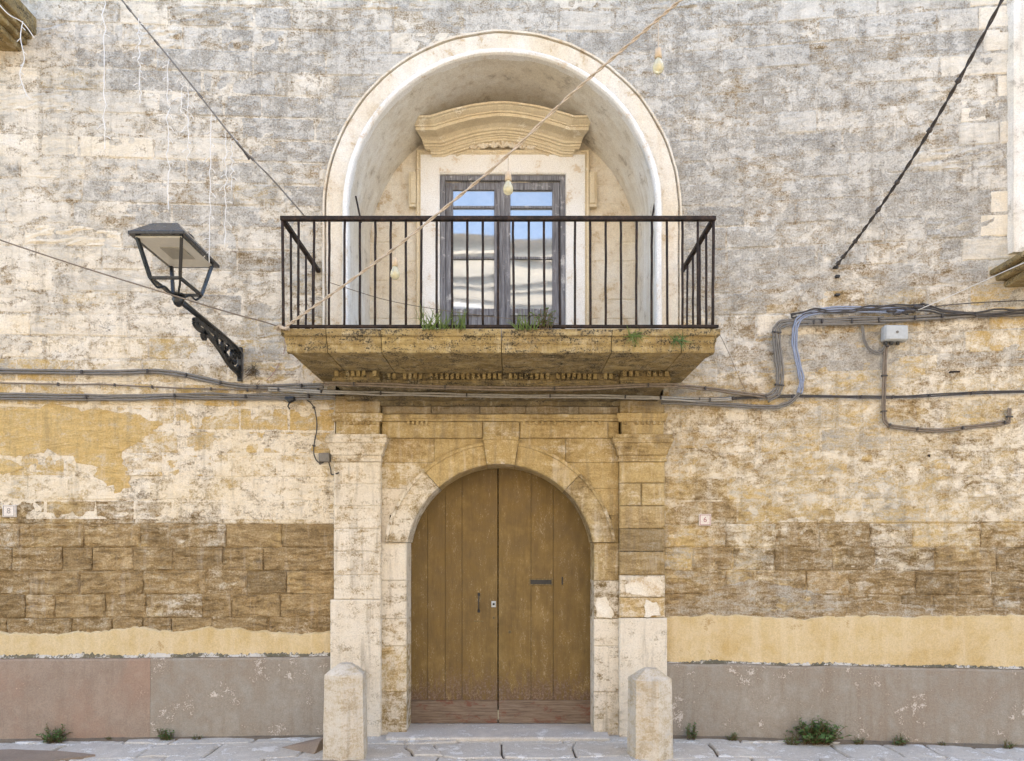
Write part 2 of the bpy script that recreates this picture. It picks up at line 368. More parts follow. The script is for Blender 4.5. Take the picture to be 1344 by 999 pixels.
# ------------------------------------------------------------------ street
street = MB().box(-14, 14, -7.95, .6, -.3, -.025).build('street', 'soil', origin=(0, -4, 0)); street['kind'] = 'structure'
rng = random.Random(3)
y = .10; ri = 0
while y > -3.6:
    d = rng.uniform(.30, .52); x = -5.4+rng.uniform(-.3, 0)
    while x < 5.4:
        wd = rng.uniform(.22, .8); g2 = .007
        def jit(px_, py_): return (px_+.13*nz(px_*2.3, py_*2.1, 5)+.02*nz(px_*14, py_*14, 2), py_+.11*nz(px_*1.9, py_*2.7, 9)+.02*nz(px_*14, py_*14, 7))
        c = [(x+g2, y-d+g2), (x+wd-g2, y-d+g2), (x+wd-g2, y-g2), (x+g2, y-g2)]
        poly = []
        for a, b in zip(c, c[1:]+c[:1]):
            for t in (0, .33, .66): poly.append(jit(a[0]+(b[0]-a[0])*t, a[1]+(b[1]-a[1])*t))
        cx_, cy_ = x+wd/2, y-d/2; zt = rng.uniform(-.006, .008); tx, ty = rng.uniform(-.012, .012), rng.uniform(-.012, .012)
        m = MB(); n = len(poly)
        def zz(a, b): return zt+(a-cx_)*tx+(b-cy_)*ty
        ins = [(cx_+(a-cx_)*.955, cy_+(b-cy_)*.955) for a, b in poly]
        vs = [(a, b, zz(a, b)+.004*nz(a*9, b*9)) for a, b in ins]+[(a, b, zz(a, b)-.012) for a, b in poly]+[(a, b, -.06) for a, b in poly]+[(cx_, cy_, zt+.006)]
        fs = [(i, (i+1) % n, 3*n) for i in range(n)]
        for r_ in (0, 1): fs += [(r_*n+i, r_*n+n+i, r_*n+n+(i+1) % n, r_*n+(i+1) % n) for i in range(n)]
        m.add(vs, fs); m.build('paving_stone', 'paving', street, smooth=False, origin=(cx_, cy_, 0))
        x += wd
    y -= d; ri += 1
# brown concrete patches let into the paving
def ground_patch(cx_, cy_, rx, ry, seed, zt):
    poly = [(cx_+rx*math.cos(a)*(1+.25*nz(math.cos(a)*1.5, math.sin(a)*1.5, seed)), cy_+ry*math.sin(a)*(1+.25*nz(math.cos(a)*2, math.sin(a)*2, seed+4))) for a in [2*math.pi*i/22 for i in range(22)]]
    m = MB().prism(poly, lambda a, b: (a, b, zt), lambda a, b: (a, b, zt-.06)); m.build('concrete_patch', 'patch', street)
ground_patch(-4.35, -.74, .85, .22, 2, .016)
ground_patch(-1.42, -.95, .30, .12, 6, .018)

def grit(x0, x1, seed):
    m = MB(); n = int((x1-x0)/.03)
    for i in range(n+1):
        x = x0+(x1-x0)*i/n; d = max(.008, .055+.06*nz(x*2.1, seed)+.03*nz(x*11, seed, 2)); y0 = yw(x)-.045
        m.v += [(x, y0, .022+.006*nz(x*9, seed)), (x, y0-d*.5, .013), (x, y0-d, -.008)]
    for i in range(n):
        for j in (0, 1): m.f.append((i*3+j, i*3+3+j, i*3+4+j, i*3+1+j))
    m.build('grit_strip', 'soil', street)['kind'] = 'stuff'
grit(-5.3, -1.66, 2); grit(1.43, 5.2, 7)

# ------------------------------------------------------------------ walls of stone blocks
NCX, NCZ, NR = -.09, 4.81, 1.52         # niche arch: centre and the circle at which blocks stop
TOP = 7.35
PX0, PX1, PZ1 = -1.62, 1.385, 3.30      # the portal's own area
levels = [ZP(840)]
while levels[-1] < TOP:
    levels.append(levels[-1]+(30.4 if levels[-1] < ZP(500) else 28.9)/143.03)
LEFT = [(0,.54,.72,.4),(100,.58,.68,.4),(200,.58,.66,.42),(300,.58,.64,.36),(380,.52,.62,.45),(440,.40,.58,.6),(480,.25,.56,.7),(520,.05,.46,.95),(570,.03,.54,.95),(620,.03,.68,.8),(660,.03,.70,.6),(690,.04,.36,.35),(715,.05,.20,.2),(830,.08,.16,.16)]
RIGHT = [(0,.60,.68,.12),(200,.66,.60,.15),(330,.66,.58,.2),(385,.60,.52,.3),(420,.42,.50,.62),(480,.40,.54,.66),(560,.36,.52,.7),(620,.28,.54,.66),(660,.24,.48,.58),(700,.22,.38,.50),(740,.24,.28,.42),(780,.28,.24,.34),(830,.28,.22,.3)]
def zone(px, py, rg):
    gr, wh, oc = lerp_tab(LEFT if px < 655 else RIGHT, py)
    if px < 655 and py < 480:
        k = min(1, max(0, (px-60)/260)); gr += (k-.55)*.36; wh -= (k-.55)*.22; oc += (1-k)*.06
    if px > 655 and py < 360:
        k = max(0, (px-1230)/110); gr -= .45*k; wh += .35*k
        gr += .05
    if 430 < px < 890 and py < 300: gr += .06
    if px > 1290 and 340 < py < 470: oc += .35; gr -= .2
    if px < 440 and py > 640 and px > 330: wh -= .25
    blob = mn.noise(Vector((px/170, py/95, 3.3)))
    gr += .30*blob*(1 if py < 620 else .35)+rg.gauss(0, .12 if px < 655 else .05)*(1 if py < 640 else .4); wh += rg.gauss(0, .07)-.16*blob; oc += rg.gauss(0, .08)
    if py > 690 and px < 655: wh = max(.03, wh); wh += (rg.random() < .08)*.10
    cl = lambda v: max(.0, min(1, v))
    tn = .56 if (py > 690 and px < 655) else (.55 if py > 640 else .78)
    return (cl(rg.gauss(tn, .15)), cl(gr), cl(wh), cl(oc))
def nichebottom(x, z0, z1):
    """lowest solid height of the column at x within [z0, z1]"""
    dx = abs(x-NCX)
    if dx >= NR: return z0
    zc = NCZ+math.sqrt(NR*NR-dx*dx)
    return max(z0, zc)
cache = {}
def block_grid(cols, ero, seed, depth=.11):
    """cols: list of (x, zb, zt) local; a rounded block face with its own relief"""
    nr = 9 if ero else 4
    m = MB(); nc = len(cols); amp = (.019 if ero else .004)
    xs0, xs1 = cols[0][0], cols[-1][0]
    for i, (x, zb, zt) in enumerate(cols):
        for j in range(nr+1):
            bev = min(.012, (zt-zb)*.3)
            t = j/nr; zz = zb if j == 0 else (zt if j == nr else zb+bev+(zt-zb-2*bev)*(j-1)/(nr-2))
            edge = (j in (0, nr)) or i in (0, nc-1)
            q = Vector((x*5+seed*7.7, seed, zz*16)); h = mn.noise(q)*.7+mn.noise(q*2.7)*.45
            if ero: h = h*.8+mn.noise(q*4.5)*.45-abs(mn.noise(Vector((x*4.5, seed*3, zz*34))))*1.3-.1
            yy = -amp*h-(.010 if ero else 0) if not edge else (.003 if ero else .008)+(abs(mn.noise(Vector((x*14, seed, zz*14))))*(.014 if ero else .004))
            xj = (mn.noise(Vector((seed, zz*17, i)))*(.008 if ero else .003)) if i in (0, nc-1) else 0
            zj = (mn.noise(Vector((x*13, seed, j)))*(.007 if ero else .0025)) if j in (0, nr) else 0
            m.v.append((x+xj, yy, zz+zj))
    for i in range(nc-1):
        for j in range(nr): m.f.append((i*(nr+1)+j, (i+1)*(nr+1)+j, (i+1)*(nr+1)+j+1, i*(nr+1)+j+1))
    # skirt back into the wall
    rim = [i*(nr+1) for i in range(nc)]+[(nc-1)*(nr+1)+j for j in range(1, nr+1)]+[i*(nr+1)+nr for i in range(nc-2, -1, -1)]+[j for j in range(nr-1, 0, -1)]
    b = len(m.v); m.v += [(m.v[k][0], depth, m.v[k][2]) for k in rim]; L = len(rim)
    for k in range(L): m.f.append((rim[k], rim[(k+1) % L], b+(k+1) % L, b+k))
    return m
def stone_block(parent, x0, x1, z0, z1, rg, mat='wall', clip=True):
    xc, zc = (x0+x1)/2, (z0+z1)/2; yy = yw(xc)
    d = DIST+yy; px, py = CX+xc*FP/d, CY-(zc-EYE)*FP/d
    pj = py+rg.gauss(0, 16)+14*nz(px/90, 2)-(40 if 300 < px < 445 else 0)
    ero = (pj > 690 and px < 655) or (pj > 690 and px > 655) or rg.random() < .05
    gap = .004 if ero else .0028
    a, b, c, e = x0+gap, x1-gap, z0+gap, z1-gap
    crosses = clip and a < NCX+NR and b > NCX-NR and zc > PZ1-.2
    nseg = (13 if ero else 4)
    xs = [a, a+.012]+[a+.012+(b-a-.024)*i/nseg for i in range(1, nseg)]+[b-.012, b]
    if crosses:
        for zq in (c, e):
            v = NR*NR-(zq-NCZ)**2
            if zq >= NCZ and v > 0:
                for sx in (-1, 1): xs.append(NCX+sx*math.sqrt(v))
        if c < NCZ: xs += [NCX-NR-.0001, NCX+NR+.0001]
        xs += [a+(b-a)*i/14 for i in range(15)]
        xs = sorted(x for x in set(xs) if a-1e-6 <= x <= b+1e-6)
        cols = []
        for x in xs:
            dx = abs(x-NCX)
            if e <= NCZ: 
                if dx < NR: continue
                zb = c
            else: zb = nichebottom(x, c, e)
            if zb > e-.004: continue
            cols.append((x-xc, zb-zc, e-zc))
        # keep one run only
        if len(cols) < 2 or cols[-1][0]-cols[0][0] < .03: return
        me = block_grid(cols, ero, rg.randrange(40)).mesh('stone_block', mat)
    else:
        wq = round((b-a)/.04)*.04; hq = round(e-c, 3); var = rg.randrange(5); key = (wq, hq, ero, var, mat)
        if key not in cache:
            h2 = hq/2; w2 = wq/2
            cc = [-w2, -w2+.012]+[-w2+.012+(wq-.024)*i/nseg for i in range(1, nseg)]+[w2-.012, w2]
            cache[key] = block_grid([(x, -h2, h2) for x in cc], ero, var+wq*10).mesh('stone_block', mat)
        me = cache[key]
    o = bpy.data.objects.new('stone_block', me); COL.objects.link(o); o.parent = parent
    jut = rg.gauss(0, .005 if ero else .0022)
    o.location = Vector((xc, yy+jut, zc))-wloc(parent)
    o.rotation_euler = (0, 0, wang(xc))
    if not crosses: o.scale = ((b-a)/wq/math.cos(wang(xc)), 1, 1)
    o.color = zone(px, py+(rg.gauss(0, 9)+16*nz(px/70, 8)-(26 if 310 < px < 445 and 640 < py < 700 else 0) if px < 655 else rg.gauss(0, 14)), rg)
    return o

wall_l = tag(empty('stone_wall', (-3.4, 0, 0)), 'flaking ochre and grey tufa block wall behind the black lantern, left of the portal', 'wall')
wall_r = tag(empty('stone_wall', (3.2, 0, 0)), 'mottled grey tufa block wall carrying the grey junction box, right of the portal', 'wall')
wall_c = tag(empty('stone_wall', (-.1, 0, 3.4)), 'grey lichened stone wall directly over and round the arched balcony niche', 'wall')
rg = random.Random(11)
def side(xc): return wall_l if xc < KL-.02 else (wall_r if xc > KR+.05 else wall_c)
for k, (z0, z1) in enumerate(zip(levels, levels[1:])):
    zc = (z0+z1)/2
    spans = [(-5.35, PX0), (PX1, 5.05)] if zc < PZ1 else ([(-5.35, NCX-NR), (NCX+NR, 5.05)] if z1 < NCZ else [(-5.35, 5.05)])
    for xa, xb in spans:
        if xa < -5: x = xa-rg.uniform(0, .4)
        else: x = xa
        while x < xb-1e-6:
            wd = rg.choice((.34, .44, .52, .58, .66, .76, .86)) if zc > ZP(690) else rg.choice((.26, .36, .44, .5, .56))
            nx = x+wd
            if nx > xb-.2: nx = xb
            if xa > 0 and x < KR < nx and zc > PZ1: pass
            xc = (x+nx)/2
            stone_block(side(xc), x, nx, z0, z1, rg)
            x = nx
# mortar bed behind the blocks, uneven so that joints come and go
def mortar(parent, xa, xb, z0, z1, color, lo, hi, dx=.03, dzv=.03):
    m = MB(); nx = max(2, int((xb-xa)/dx)); nzv = max(2, int((z1-z0)/dzv)); idx = {}
    for i in range(nx+1):
        x = xa+(xb-xa)*i/nx
        for j in range(nzv+1):
            z = z0+(z1-z0)*j/nzv; dxn = abs(x-NCX)
            if z0 > 3 and dxn < NR-.03 and (z < NCZ or (z-NCZ)**2+dxn**2 < (NR-.03)**2): continue
            t = .5+.8*nz(x*3.1, z*6.5, 4.4)+.5*nz(x*15, z*19, 1.2); t = max(0, min(1, t))
            idx[i, j] = len(m.v); m.v.append((x, yw(x)+lo+(hi-lo)*t, z))
    for i in range(nx):
        for j in range(nzv):
            q = [(i, j), (i+1, j), (i+1, j+1), (i, j+1)]
            if all(k in idx for k in q): m.f.append(tuple(idx[k] for k in q))
    return m.build('mortar_bed', 'mortar', parent, color)
def far_wall(parent, xa, xb, z0, z1, color):
    MB().add([(x, yw(x)+.004, z) for x, z in ((xa, z0), (xb, z0), (xb, z1), (xa, z1))], [(0, 1, 2, 3)]).build('wall_face', 'mortar', parent, color)
zb0 = .6
mortar(wall_l, -5.5, PX0-.002, zb0, 1.98, (.5, .05, .26, .25), .022, .004)
mortar(wall_l, -5.5, PX0-.002, 1.98, PZ1, (.8, .06, .72, .4), .006, -.003)
mortar(wall_l, -5.5, KL, PZ1, 7.4, (.8, .42, .64, .2), .008, -.0025)
mortar(wall_r, PX1+.002, 5.2, zb0, 1.95, (.6, .14, .40, .45), .018, .000)
mortar(wall_r, PX1+.002, 5.2, 1.95, PZ1, (.7, .28, .55, .55), .006, -.004)
mortar(wall_r, 1.49, 5.2, PZ1, 7.4, (.8, .60, .55, .06), .008, -.0025)
mortar(wall_c, KL, 1.49, PZ1, 7.4, (.8, .60, .55, .06), .008, -.0025)
for pr_, xa, xb in ((wall_l, -12, -5.5), (wall_r, 5.2, 12)): far_wall(pr_, xa, xb, 0, 8.28, (.6, .4, .5, .2))
far_wall(wall_c, -5.5, KL, 7.4, 8.28, (.6, .5, .5, .1)); far_wall(wall_c, KL, KR, 7.4, 8.28, (.6, .5, .5, .1)); far_wall(wall_c, KR, 5.2, 7.4, 8.28, (.6, .5, .5, .1))
# the body of the house behind its front, so that no light comes through
m = MB()
m.box(-12, 12, .12, 8, 6.7, 8.28); m.box(-12, -2.0, .14, 8, 0, 6.7); m.box(2.0, 12, .14, 8, 0, 6.7); m.box(-2.0, 2.0, 1.05, 8, 0, 6.7)
m.build('house_body', 'mortar', wall_c, (.5, .5, .4, .1))
m = MB().box(-12.1, 12.1, -.25, 8.1, 8.28, 8.45); m.build('roof_edge', 'mortar', wall_c, (.5, .5, .4, .1))

# ragged sheets of render lying on the wall
def sheet(name, parent, pts_top, z_bot, t, mat, rag=.02, px_span=None, seed=0, taper=True):
    """pts_top: (px, py) line on the wall; the sheet reaches down to z_bot"""
    line = [W(a, b) for a, b in pts_top]
    x = line[0].x; m = MB(); cols = []
    while x <= line[-1].x+1e-6:
        for a, b in zip(line, line[1:]):
            if a.x <= x <= b.x+1e-6:
                f = (x-a.x)/(b.x-a.x); z = a.z+(b.z-a.z)*f; break
        z += rag*(mn.noise(Vector((x*7, seed, 0)))+.5*mn.noise(Vector((x*23, seed, 3)))+.25*mn.noise(Vector((x*60, seed, 7))))
        cols.append((x, z)); x += .018
    n = 6
    for x, z in cols:
        y0 = yw(x)
        for j in range(n+1):
            tt = j/n; zz = z_bot+(z-z_bot)*tt
            if j == n-1: zz = z-min(.014, (z-z_bot)*.2)
            yy = y0-t+(t*.75 if j == n else 0)+.0025*mn.noise(Vector((x*6, zz*6, seed)))
            m.v.append((x, yy, zz))
        m.v.append((x, y0+.02, z+.001))
    k = n+2
    for i in range(len(cols)-1):
        for j in range(k-1): m.f.append((i*k+j, (i+1)*k+j, (i+1)*k+j+1, i*k+j+1))
    m.f += [tuple(range(k)), tuple((len(cols)-1)*k+j for j in range(k))]
    return m.build(name, mat, parent)
sheet('render_band', wall_l, [(-60, 826), (60, 832), (130, 828), (180, 822), (230, 829), (280, 823), (330, 826), (390, 832), (441, 828)], ZP(866), .024, 'ochre', .03, seed=1)
sheet('render_band', wall_r, [(869, 809), (960, 806), (1050, 812), (1100, 807), (1200, 809), (1290, 806), (1410, 808)], ZP(880), .026, 'ochre', .02, seed=2)
sheet('cement_patch', wall_r, [(871, 794), (900, 786), (940, 772), (985, 760), (1030, 768), (1075, 779), (1120, 786), (1200, 794), (1300, 797), (1400, 800)], 1.0, .012, 'wall', .03, seed=3).color = (.62, .42, .22, .16)
# dado: a projecting skirting with a narrow ledge
def dado(parent, xa, xb, zt, mat='dado'):
    m = MB(); n = int((xb-xa)/.04)
    prof = [(-.02, .03), (-.046, .03)]
    for i in range(n+1):
        x = xa+(xb-xa)*i/n; y0 = yw(x); wv = .004*mn.noise(Vector((x*4, 2, 0)))
        zt2 = zt+.008*mn.noise(Vector((x*2.2, 5, 1)))+.004*mn.noise(Vector((x*16, 5, 1)))
        for (yy, zz) in ((-.058, -.05), (-.056, .1), (-.052, .3), (-.05, .5), (-.048, zt2-.022), (-.043, zt2-.006), (-.034, zt2), (.02, zt2+.004)):
            m.v.append((x, y0+yy+wv+.003*mn.noise(Vector((x*5, zz*5, 8))), zz))
    k = 8
    for i in range(n):
        for j in range(k-1): m.f.append((i*k+j, (i+1)*k+j, (i+1)*k+j+1, i*k+j+1))
    m.f += [tuple(range(k)), tuple(n*k+j for j in range(k))]
    return m.build('dado', mat, parent)
dado(wall_l, -11.9, W(201, 900).x-.001, ZP(861), 'dado_red'); dado(wall_l, W(201, 900).x+.001, PX0-.015, ZP(861)); dado(wall_r, PX1+.012, 11.9, ZP(869.5))
def mossline(parent, xa, xb, zt, mat, h, t, seed, rag):
    m = MB(); n = int((xb-xa)/.012)
    for i in range(n+1):
        x = xa+(xb-xa)*i/n; y0 = yw(x); top = h*(.55+.7*mn.noise(Vector((x*3, seed, 0)))+rag*mn.noise(Vector((x*38, seed, 2))))
        top = max(.003, top); z0 = zt+.008*mn.noise(Vector((x*2.2, 5, 1)))
        m.v += [(x, y0-t-.012, z0+.001), (x, y0-t-.004, z0+top*.5), (x, y0-t+.004, z0+top)]
    for i in range(n):
        for j in (0, 1): m.f.append((i*3+j, i*3+3+j, i*3+4+j, i*3+1+j))
    return m.build('moss_line', mat, parent)
mossline(wall_l, -5.3, PX0-.03, ZP(861)+.002, 'moss', .055, .028, 1, .5)
mossline(wall_r, PX1+.03, 5.2, ZP(869.5)+.002, 'moss', .036, .030, 4, .6)

# ochre and white skins of plaster still hanging on the left wall
def skin(parent, poly, t, mat, seed, rag=5, name='plaster_patch', sub=9):
    pts = []
    for a, b in zip(poly, poly[1:]+poly[:1]):
        for i in range(sub):
            f = i/sub; q = (a[0]+(b[0]-a[0])*f, a[1]+(b[1]-a[1])*f)
            pts.append((q[0]+rag*(nz(q[0]*.05, q[1]*.05, seed)+.6*nz(q[0]*.17, q[1]*.17, seed+3)), q[1]+rag*.8*(nz(q[0]*.05, q[1]*.05, seed+7)+.6*nz(q[0]*.17, q[1]*.17, seed+9))))
    m = MB().prism(pts, lambda a, b: W(a, b)+Vector((0, -t, 0)), lambda a, b: W(a, b)+Vector((0, .02, 0)))
    return m.build(name, mat, parent)
skin(wall_l, [(-40, 540), (60, 534), (150, 540), (215, 552), (190, 575), (160, 600), (175, 640), (135, 646), (122, 612), (60, 588), (20, 600), (-40, 590)], .0055, 'wall', 5, 9).color = (.8, .02, .22, 1.0)
skin(wall_l, [(-40, 598), (10, 602), (32, 614), (10, 622), (-40, 624)], .0055, 'wall', 8, 4).color = (.8, .02, .22, 1.0)

# ------------------------------------------------------------------ stone portal round the street door
AX, AZ, AR, AO = -.108, 1.626, .857, 1.063
portal = tag(empty('stone_portal', (AX, 0, 0)), 'ochre stone portal with round arch and two pilasters framing the brown street door', 'portal')
rp = random.Random(5)
def pcol(gr, wh, oc): return (max(0, min(1, rp.gauss(.5, .2))), max(0, gr+rp.gauss(0, .05)), max(0, wh+rp.gauss(0, .06)), max(0, oc+rp.gauss(0, .06)))
def piece(name, x0, x1, y0, y1, z0, z1, color, amp=.004, nx=6, nzv=5, mat='portal', parent=None, gap=.002):
    """dressed stone with worn edges: front grid + skirt"""
    x0 += gap; x1 -= gap; z0 += gap; z1 -= gap
    m = MB(); sd = rp.random()*50; bv = .01
    xs = [x0, x0+bv]+[x0+bv+(x1-x0-2*bv)*i/nx for i in range(1, nx)]+[x1-bv, x1]
    zs = [z0, z0+bv]+[z0+bv+(z1-z0-2*bv)*i/nzv for i in range(1, nzv)]+[z1-bv, z1]
    a, b = len(xs), len(zs)
    for i, x in enumerate(xs):
        for j, z in enumerate(zs):
            e = i in (0, a-1) or j in (0, b-1)
            m.v.append((x, y0+(.006+.006*abs(nz(x*20, z*20, sd)) if e else amp*nz(x*8, z*8, sd)), z))
    for i in range(a-1):
        for j in range(b-1): m.f.append((i*b+j, (i+1)*b+j, (i+1)*b+j+1, i*b+j+1))
    rim = [i*b for i in range(a)]+[(a-1)*b+j for j in range(1, b)]+[i*b+b-1 for i in range(a-2, -1, -1)]+[j for j in range(b-2, 0, -1)]
    k = len(m.v); m.v += [(m.v[r_][0], y1, m.v[r_][2]) for r_ in rim]; L = len(rim)
    for q in range(L): m.f.append((rim[q], rim[(q+1) % L], k+(q+1) % L, k+q))
    return m.build(name, mat, parent or portal, color, origin=((x0+x1)/2, y0, z0))
# voussoirs
def voussoir(name, a0, a1, color, y0=-.05, ri=AR, ro=AO, amp=.003):
    m = MB(); n = max(4, int(abs(a1-a0)/.05)); ga = .0022; rows = [ri, ri+.012, ri+(ro-ri)*.45, ro-.03, ro-.027, ro]
    ys = [y0+.010, y0, y0, y0, y0-.012, y0-.010]
    zsp = ZP(712)+.002
    def on(a, r_, i):
        lim = (i == 0 and a0 < .2) or (i == n and a1 > 2.9)
        if lim: return AX+math.copysign(math.sqrt(r_*r_-(zsp-AZ)**2), math.cos(a)), zsp
        return AX+r_*math.cos(a), max(zsp, AZ+r_*math.sin(a))
    for i in range(n+1):
        a = a0+ga+(a1-a0-2*ga)*i/n
        for r_, yy in zip(rows, ys):
            e = .006 if i in (0, n) else 0
            x_, z_ = on(a, r_, i); m.v.append((x_, yy+e+amp*nz(a*9, r_*9, a0), z_))
        x_, z_ = on(a, ro, i); m.v.append((x_, .10, z_)); x_, z_ = on(a, ri, i); m.v.append((x_, .34, z_))
    k = 8
    for i in range(n):
        for j in range(k): m.f.append((i*k+j, (i+1)*k+j, (i+1)*k+(j+1) % k, i*k+(j+1) % k))
    m.f += [tuple(range(k)), tuple(n*k+j for j in range(k))]
    return m.build(name, 'portal', portal, color)
SP = math.asin((ZP(712)-AZ)/AR)
A = lambda px, py: math.atan2(ZP(py)-AZ, XP(px)-AX)
voussoir('voussoir', SP, A(757, 627), pcol(.12, .12, .55)); voussoir('voussoir', A(757, 627), A(679, 590), pcol(.08, .06, .85))
voussoir('voussoir', A(636, 590), A(560, 622), pcol(.08, .1, .8)); voussoir('voussoir', A(560, 622), math.pi-SP, pcol(.05, .66, .45))
voussoir('keystone', A(679, 590), A(636, 590), pcol(.06, .3, .7), y0=-.08, ro=AO+.045)
# jambs below the springing
zs = [0.0, .40, .82, 1.07, 1.42, ZP(712)]
wh_r = (.62, .62, .72, .35, .2); wh_l = (.45, .5, .62, .66, .7)
for i in range(5):
    piece('jamb_stone', XP(499, -.02), AX-AR, -.022, .36, zs[i], zs[i+1], pcol(.10, wh_l[i], .35), gap=.0008)
    piece('jamb_stone', AX+AR, XP(813, -.02), -.022, .36, zs[i], zs[i+1], pcol(.10, wh_r[i], .35), gap=.0008)
# spandrel stones between arch, pilasters and architrave
def spandrel(x0, x1, z0, z1, color):
    m = MB(); n = 10; cols = []
    RR = AO-.04
    xs = sorted([x0+(x1-x0)*i/n for i in range(n+1)]+[x for zq in (z0, z1) for sx in (-1, 1) for x in [AX+sx*math.sqrt(max(0, RR*RR-(zq-AZ)**2))] if x0 < x < x1])
    for x in xs:
        dx = abs(x-AX); zb = max(z0, AZ+math.sqrt(max(0, RR*RR-dx*dx))) if dx < RR else z0
        if zb < z1-.004: cols.append((x, zb))
    if len(cols) < 2: return
    for i, (x, zb) in enumerate(cols):
        for j in range(5):
            z = zb+(z1-.002-zb)*j/4; e = .006 if j in (4,) or i in (0, len(cols)-1) else 0
            m.v.append((x+(.002 if i == 0 else (-.002 if i == len(cols)-1 else 0)), -.012+e+.004*nz(x*7, z*7, 3), z))
        m.v.append((x, .1, z1-.002)); m.v.append((x, .1, zb))
    for i in range(len(cols)-1):
        for j in range(7): m.f.append((i*7+j, (i+1)*7+j, (i+1)*7+(j+1) % 7, i*7+(j+1) % 7))
    m.f += [tuple(range(7)), tuple((len(cols)-1)*7+j for j in range(7))]
    m.build('spandrel_stone', 'portal', portal, color)
zr = [ZP(712), ZP(676), ZP(641), ZP(607), ZP(575.5)]
XL, XR_ = XP(500, -.01), XP(812, -.01)
for i in range(4):
    l = pcol(.05, (.66, .66, .55, .32)[i], .6); r_ = pcol(.1, (.16, .16, .14, .22)[i], .75)
    if i < 3:
        spandrel(XL, AX-.3, zr[i], zr[i+1], l); spandrel(AX+.3, XR_, zr[i], zr[i+1], r_)
    else:
        spandrel(XL, XP(570), zr[i], zr[i+1], l); spandrel(XP(570), XP(640), zr[i], zr[i+1], pcol(.05, .15, .85))
        spandrel(XP(675), XP(742), zr[i], zr[i+1], pcol(.05, .1, .85)); spandrel(XP(742), XR_, zr[i], zr[i+1], r_)
# pilasters
def pilaster(pxa, pxb, joints, whs, grs, ocs, pl_top, pl_pxa, pl_pxb, cap_white):
    ya = -.075
    x0, x1 = XP(pxa, ya), XP(pxb, ya)
    p = empty('pilaster', ((x0+x1)/2-AX, ya, 0), portal)
    for i, (a, b) in enumerate(zip(joints, joints[1:])):
        if i == 5 and pxa > 700:
            xm = x0+(x1-x0)*.48
            piece('stone_block', x0, xm, ya, .1, ZP(a, ya), ZP(b, ya), pcol(grs[i], whs[i], ocs[i]), .005, parent=p, gap=.003)
            piece('stone_block', xm, x1, ya, .1, ZP(a, ya), ZP(b, ya), pcol(grs[i], whs[i], ocs[i]), .005, parent=p, gap=.003); continue
        piece('stone_block', x0, x1, ya, .1, ZP(a, ya), ZP(b, ya), pcol(grs[i], whs[i], ocs[i]), .005, parent=p, gap=.0025 if pxa > 700 else .0004)
    zt = ZP(joints[0], ya)
    piece('plinth', XP(pl_pxa, -.09), XP(pl_pxb, -.09), -.09, .1, 0, zt, pcol(.08, .74, .3), .006, 8, 10, parent=p)
    # capital: mouldings mitred round the three free sides
    def around(name, za, prof, color, ext=.0):
        path = [(x0-ext, .09), (x0-ext, ya-ext)]+[(x0-ext+(x1-x0+2*ext)*t/10, ya-ext) for t in range(1, 10)]+[(x1+ext, ya-ext), (x1+ext, .09)]
        m = MB().sweep([(a, b) for a, b in path][::-1], prof, lambda x, y_, h: (x, y_, za+h)); m.rough(.0035, 11, rp.random()*9)
        return m.build(name, 'portal', p, color)
    zc0, zc1 = ZP(606, ya), ZP(571, ya); H = zc1-zc0
    q = lambda *ps: [(a, b*H) for a, b in ps]
    around('capital', zc0, q((-.05, 0), (.012, 0), (.014, .1), (.004, .12), (.004, .22), (.02, .26), (.024, .38), (.03, .46), (.045, .56), (.05, .66), (.062, .70), (.066, .86), (.056, .9), (.054, 1), (-.05, 1)), pcol(.10, cap_white, .6))
    piece('impost_block', x0+.02, x1-.012, ya-.01, .1, ZP(571, ya)+.001, ZP(553, ya), pcol(.06, cap_white*.5, .75), .004, parent=p)
    za = ZP(553, ya)
    around('fillet', za, [(-.05, 0), (.006, 0), (.012, .03), (.018, .035), (.02, .07), (-.05, .07)], pcol(.1, cap_white*.5, .75))
    mg = MB()
    for i in range(7):
        if rp.random() < .2: continue
        xx = x0+.05+(x1-x0-.1)*i/6; mg.lathe([(.006, -.034), (.018, -.03), (.015, -.012), (.011, 0)], (xx, ya-.012, za+.0), 8)
    mg.rough(.003, 20, 2); mg.build('guttae', 'portal', p, pcol(.1, .2, .7))['kind'] = 'stuff'
    piece('frieze_block', x0+.005, x1-.005, ya-.004, .1, za+.072, ZP(519, ya), pcol(.45, .1, .5), .006, parent=p)
J = (787, 755, 724, 694, 664, 635, 606)
pilaster(438, 499.5, J, (.7, .68, .72, .74, .76, .76), (.1, .1, .06, .05, .05, .05), (.4, .4, .5, .5, .5, .6), 789, 433, 499.5, .62)
J2 = (811, 784, 755, 724, 694, 664, 634, 606)
pilaster(813, 873, J2, (.45, .72, .10, .08, .16, .22, .2), (.2, .1, .25, .3, .25, .15, .12), (.3, .4, .3, .35, .45, .6, .7), 812, 813, 876, .16)
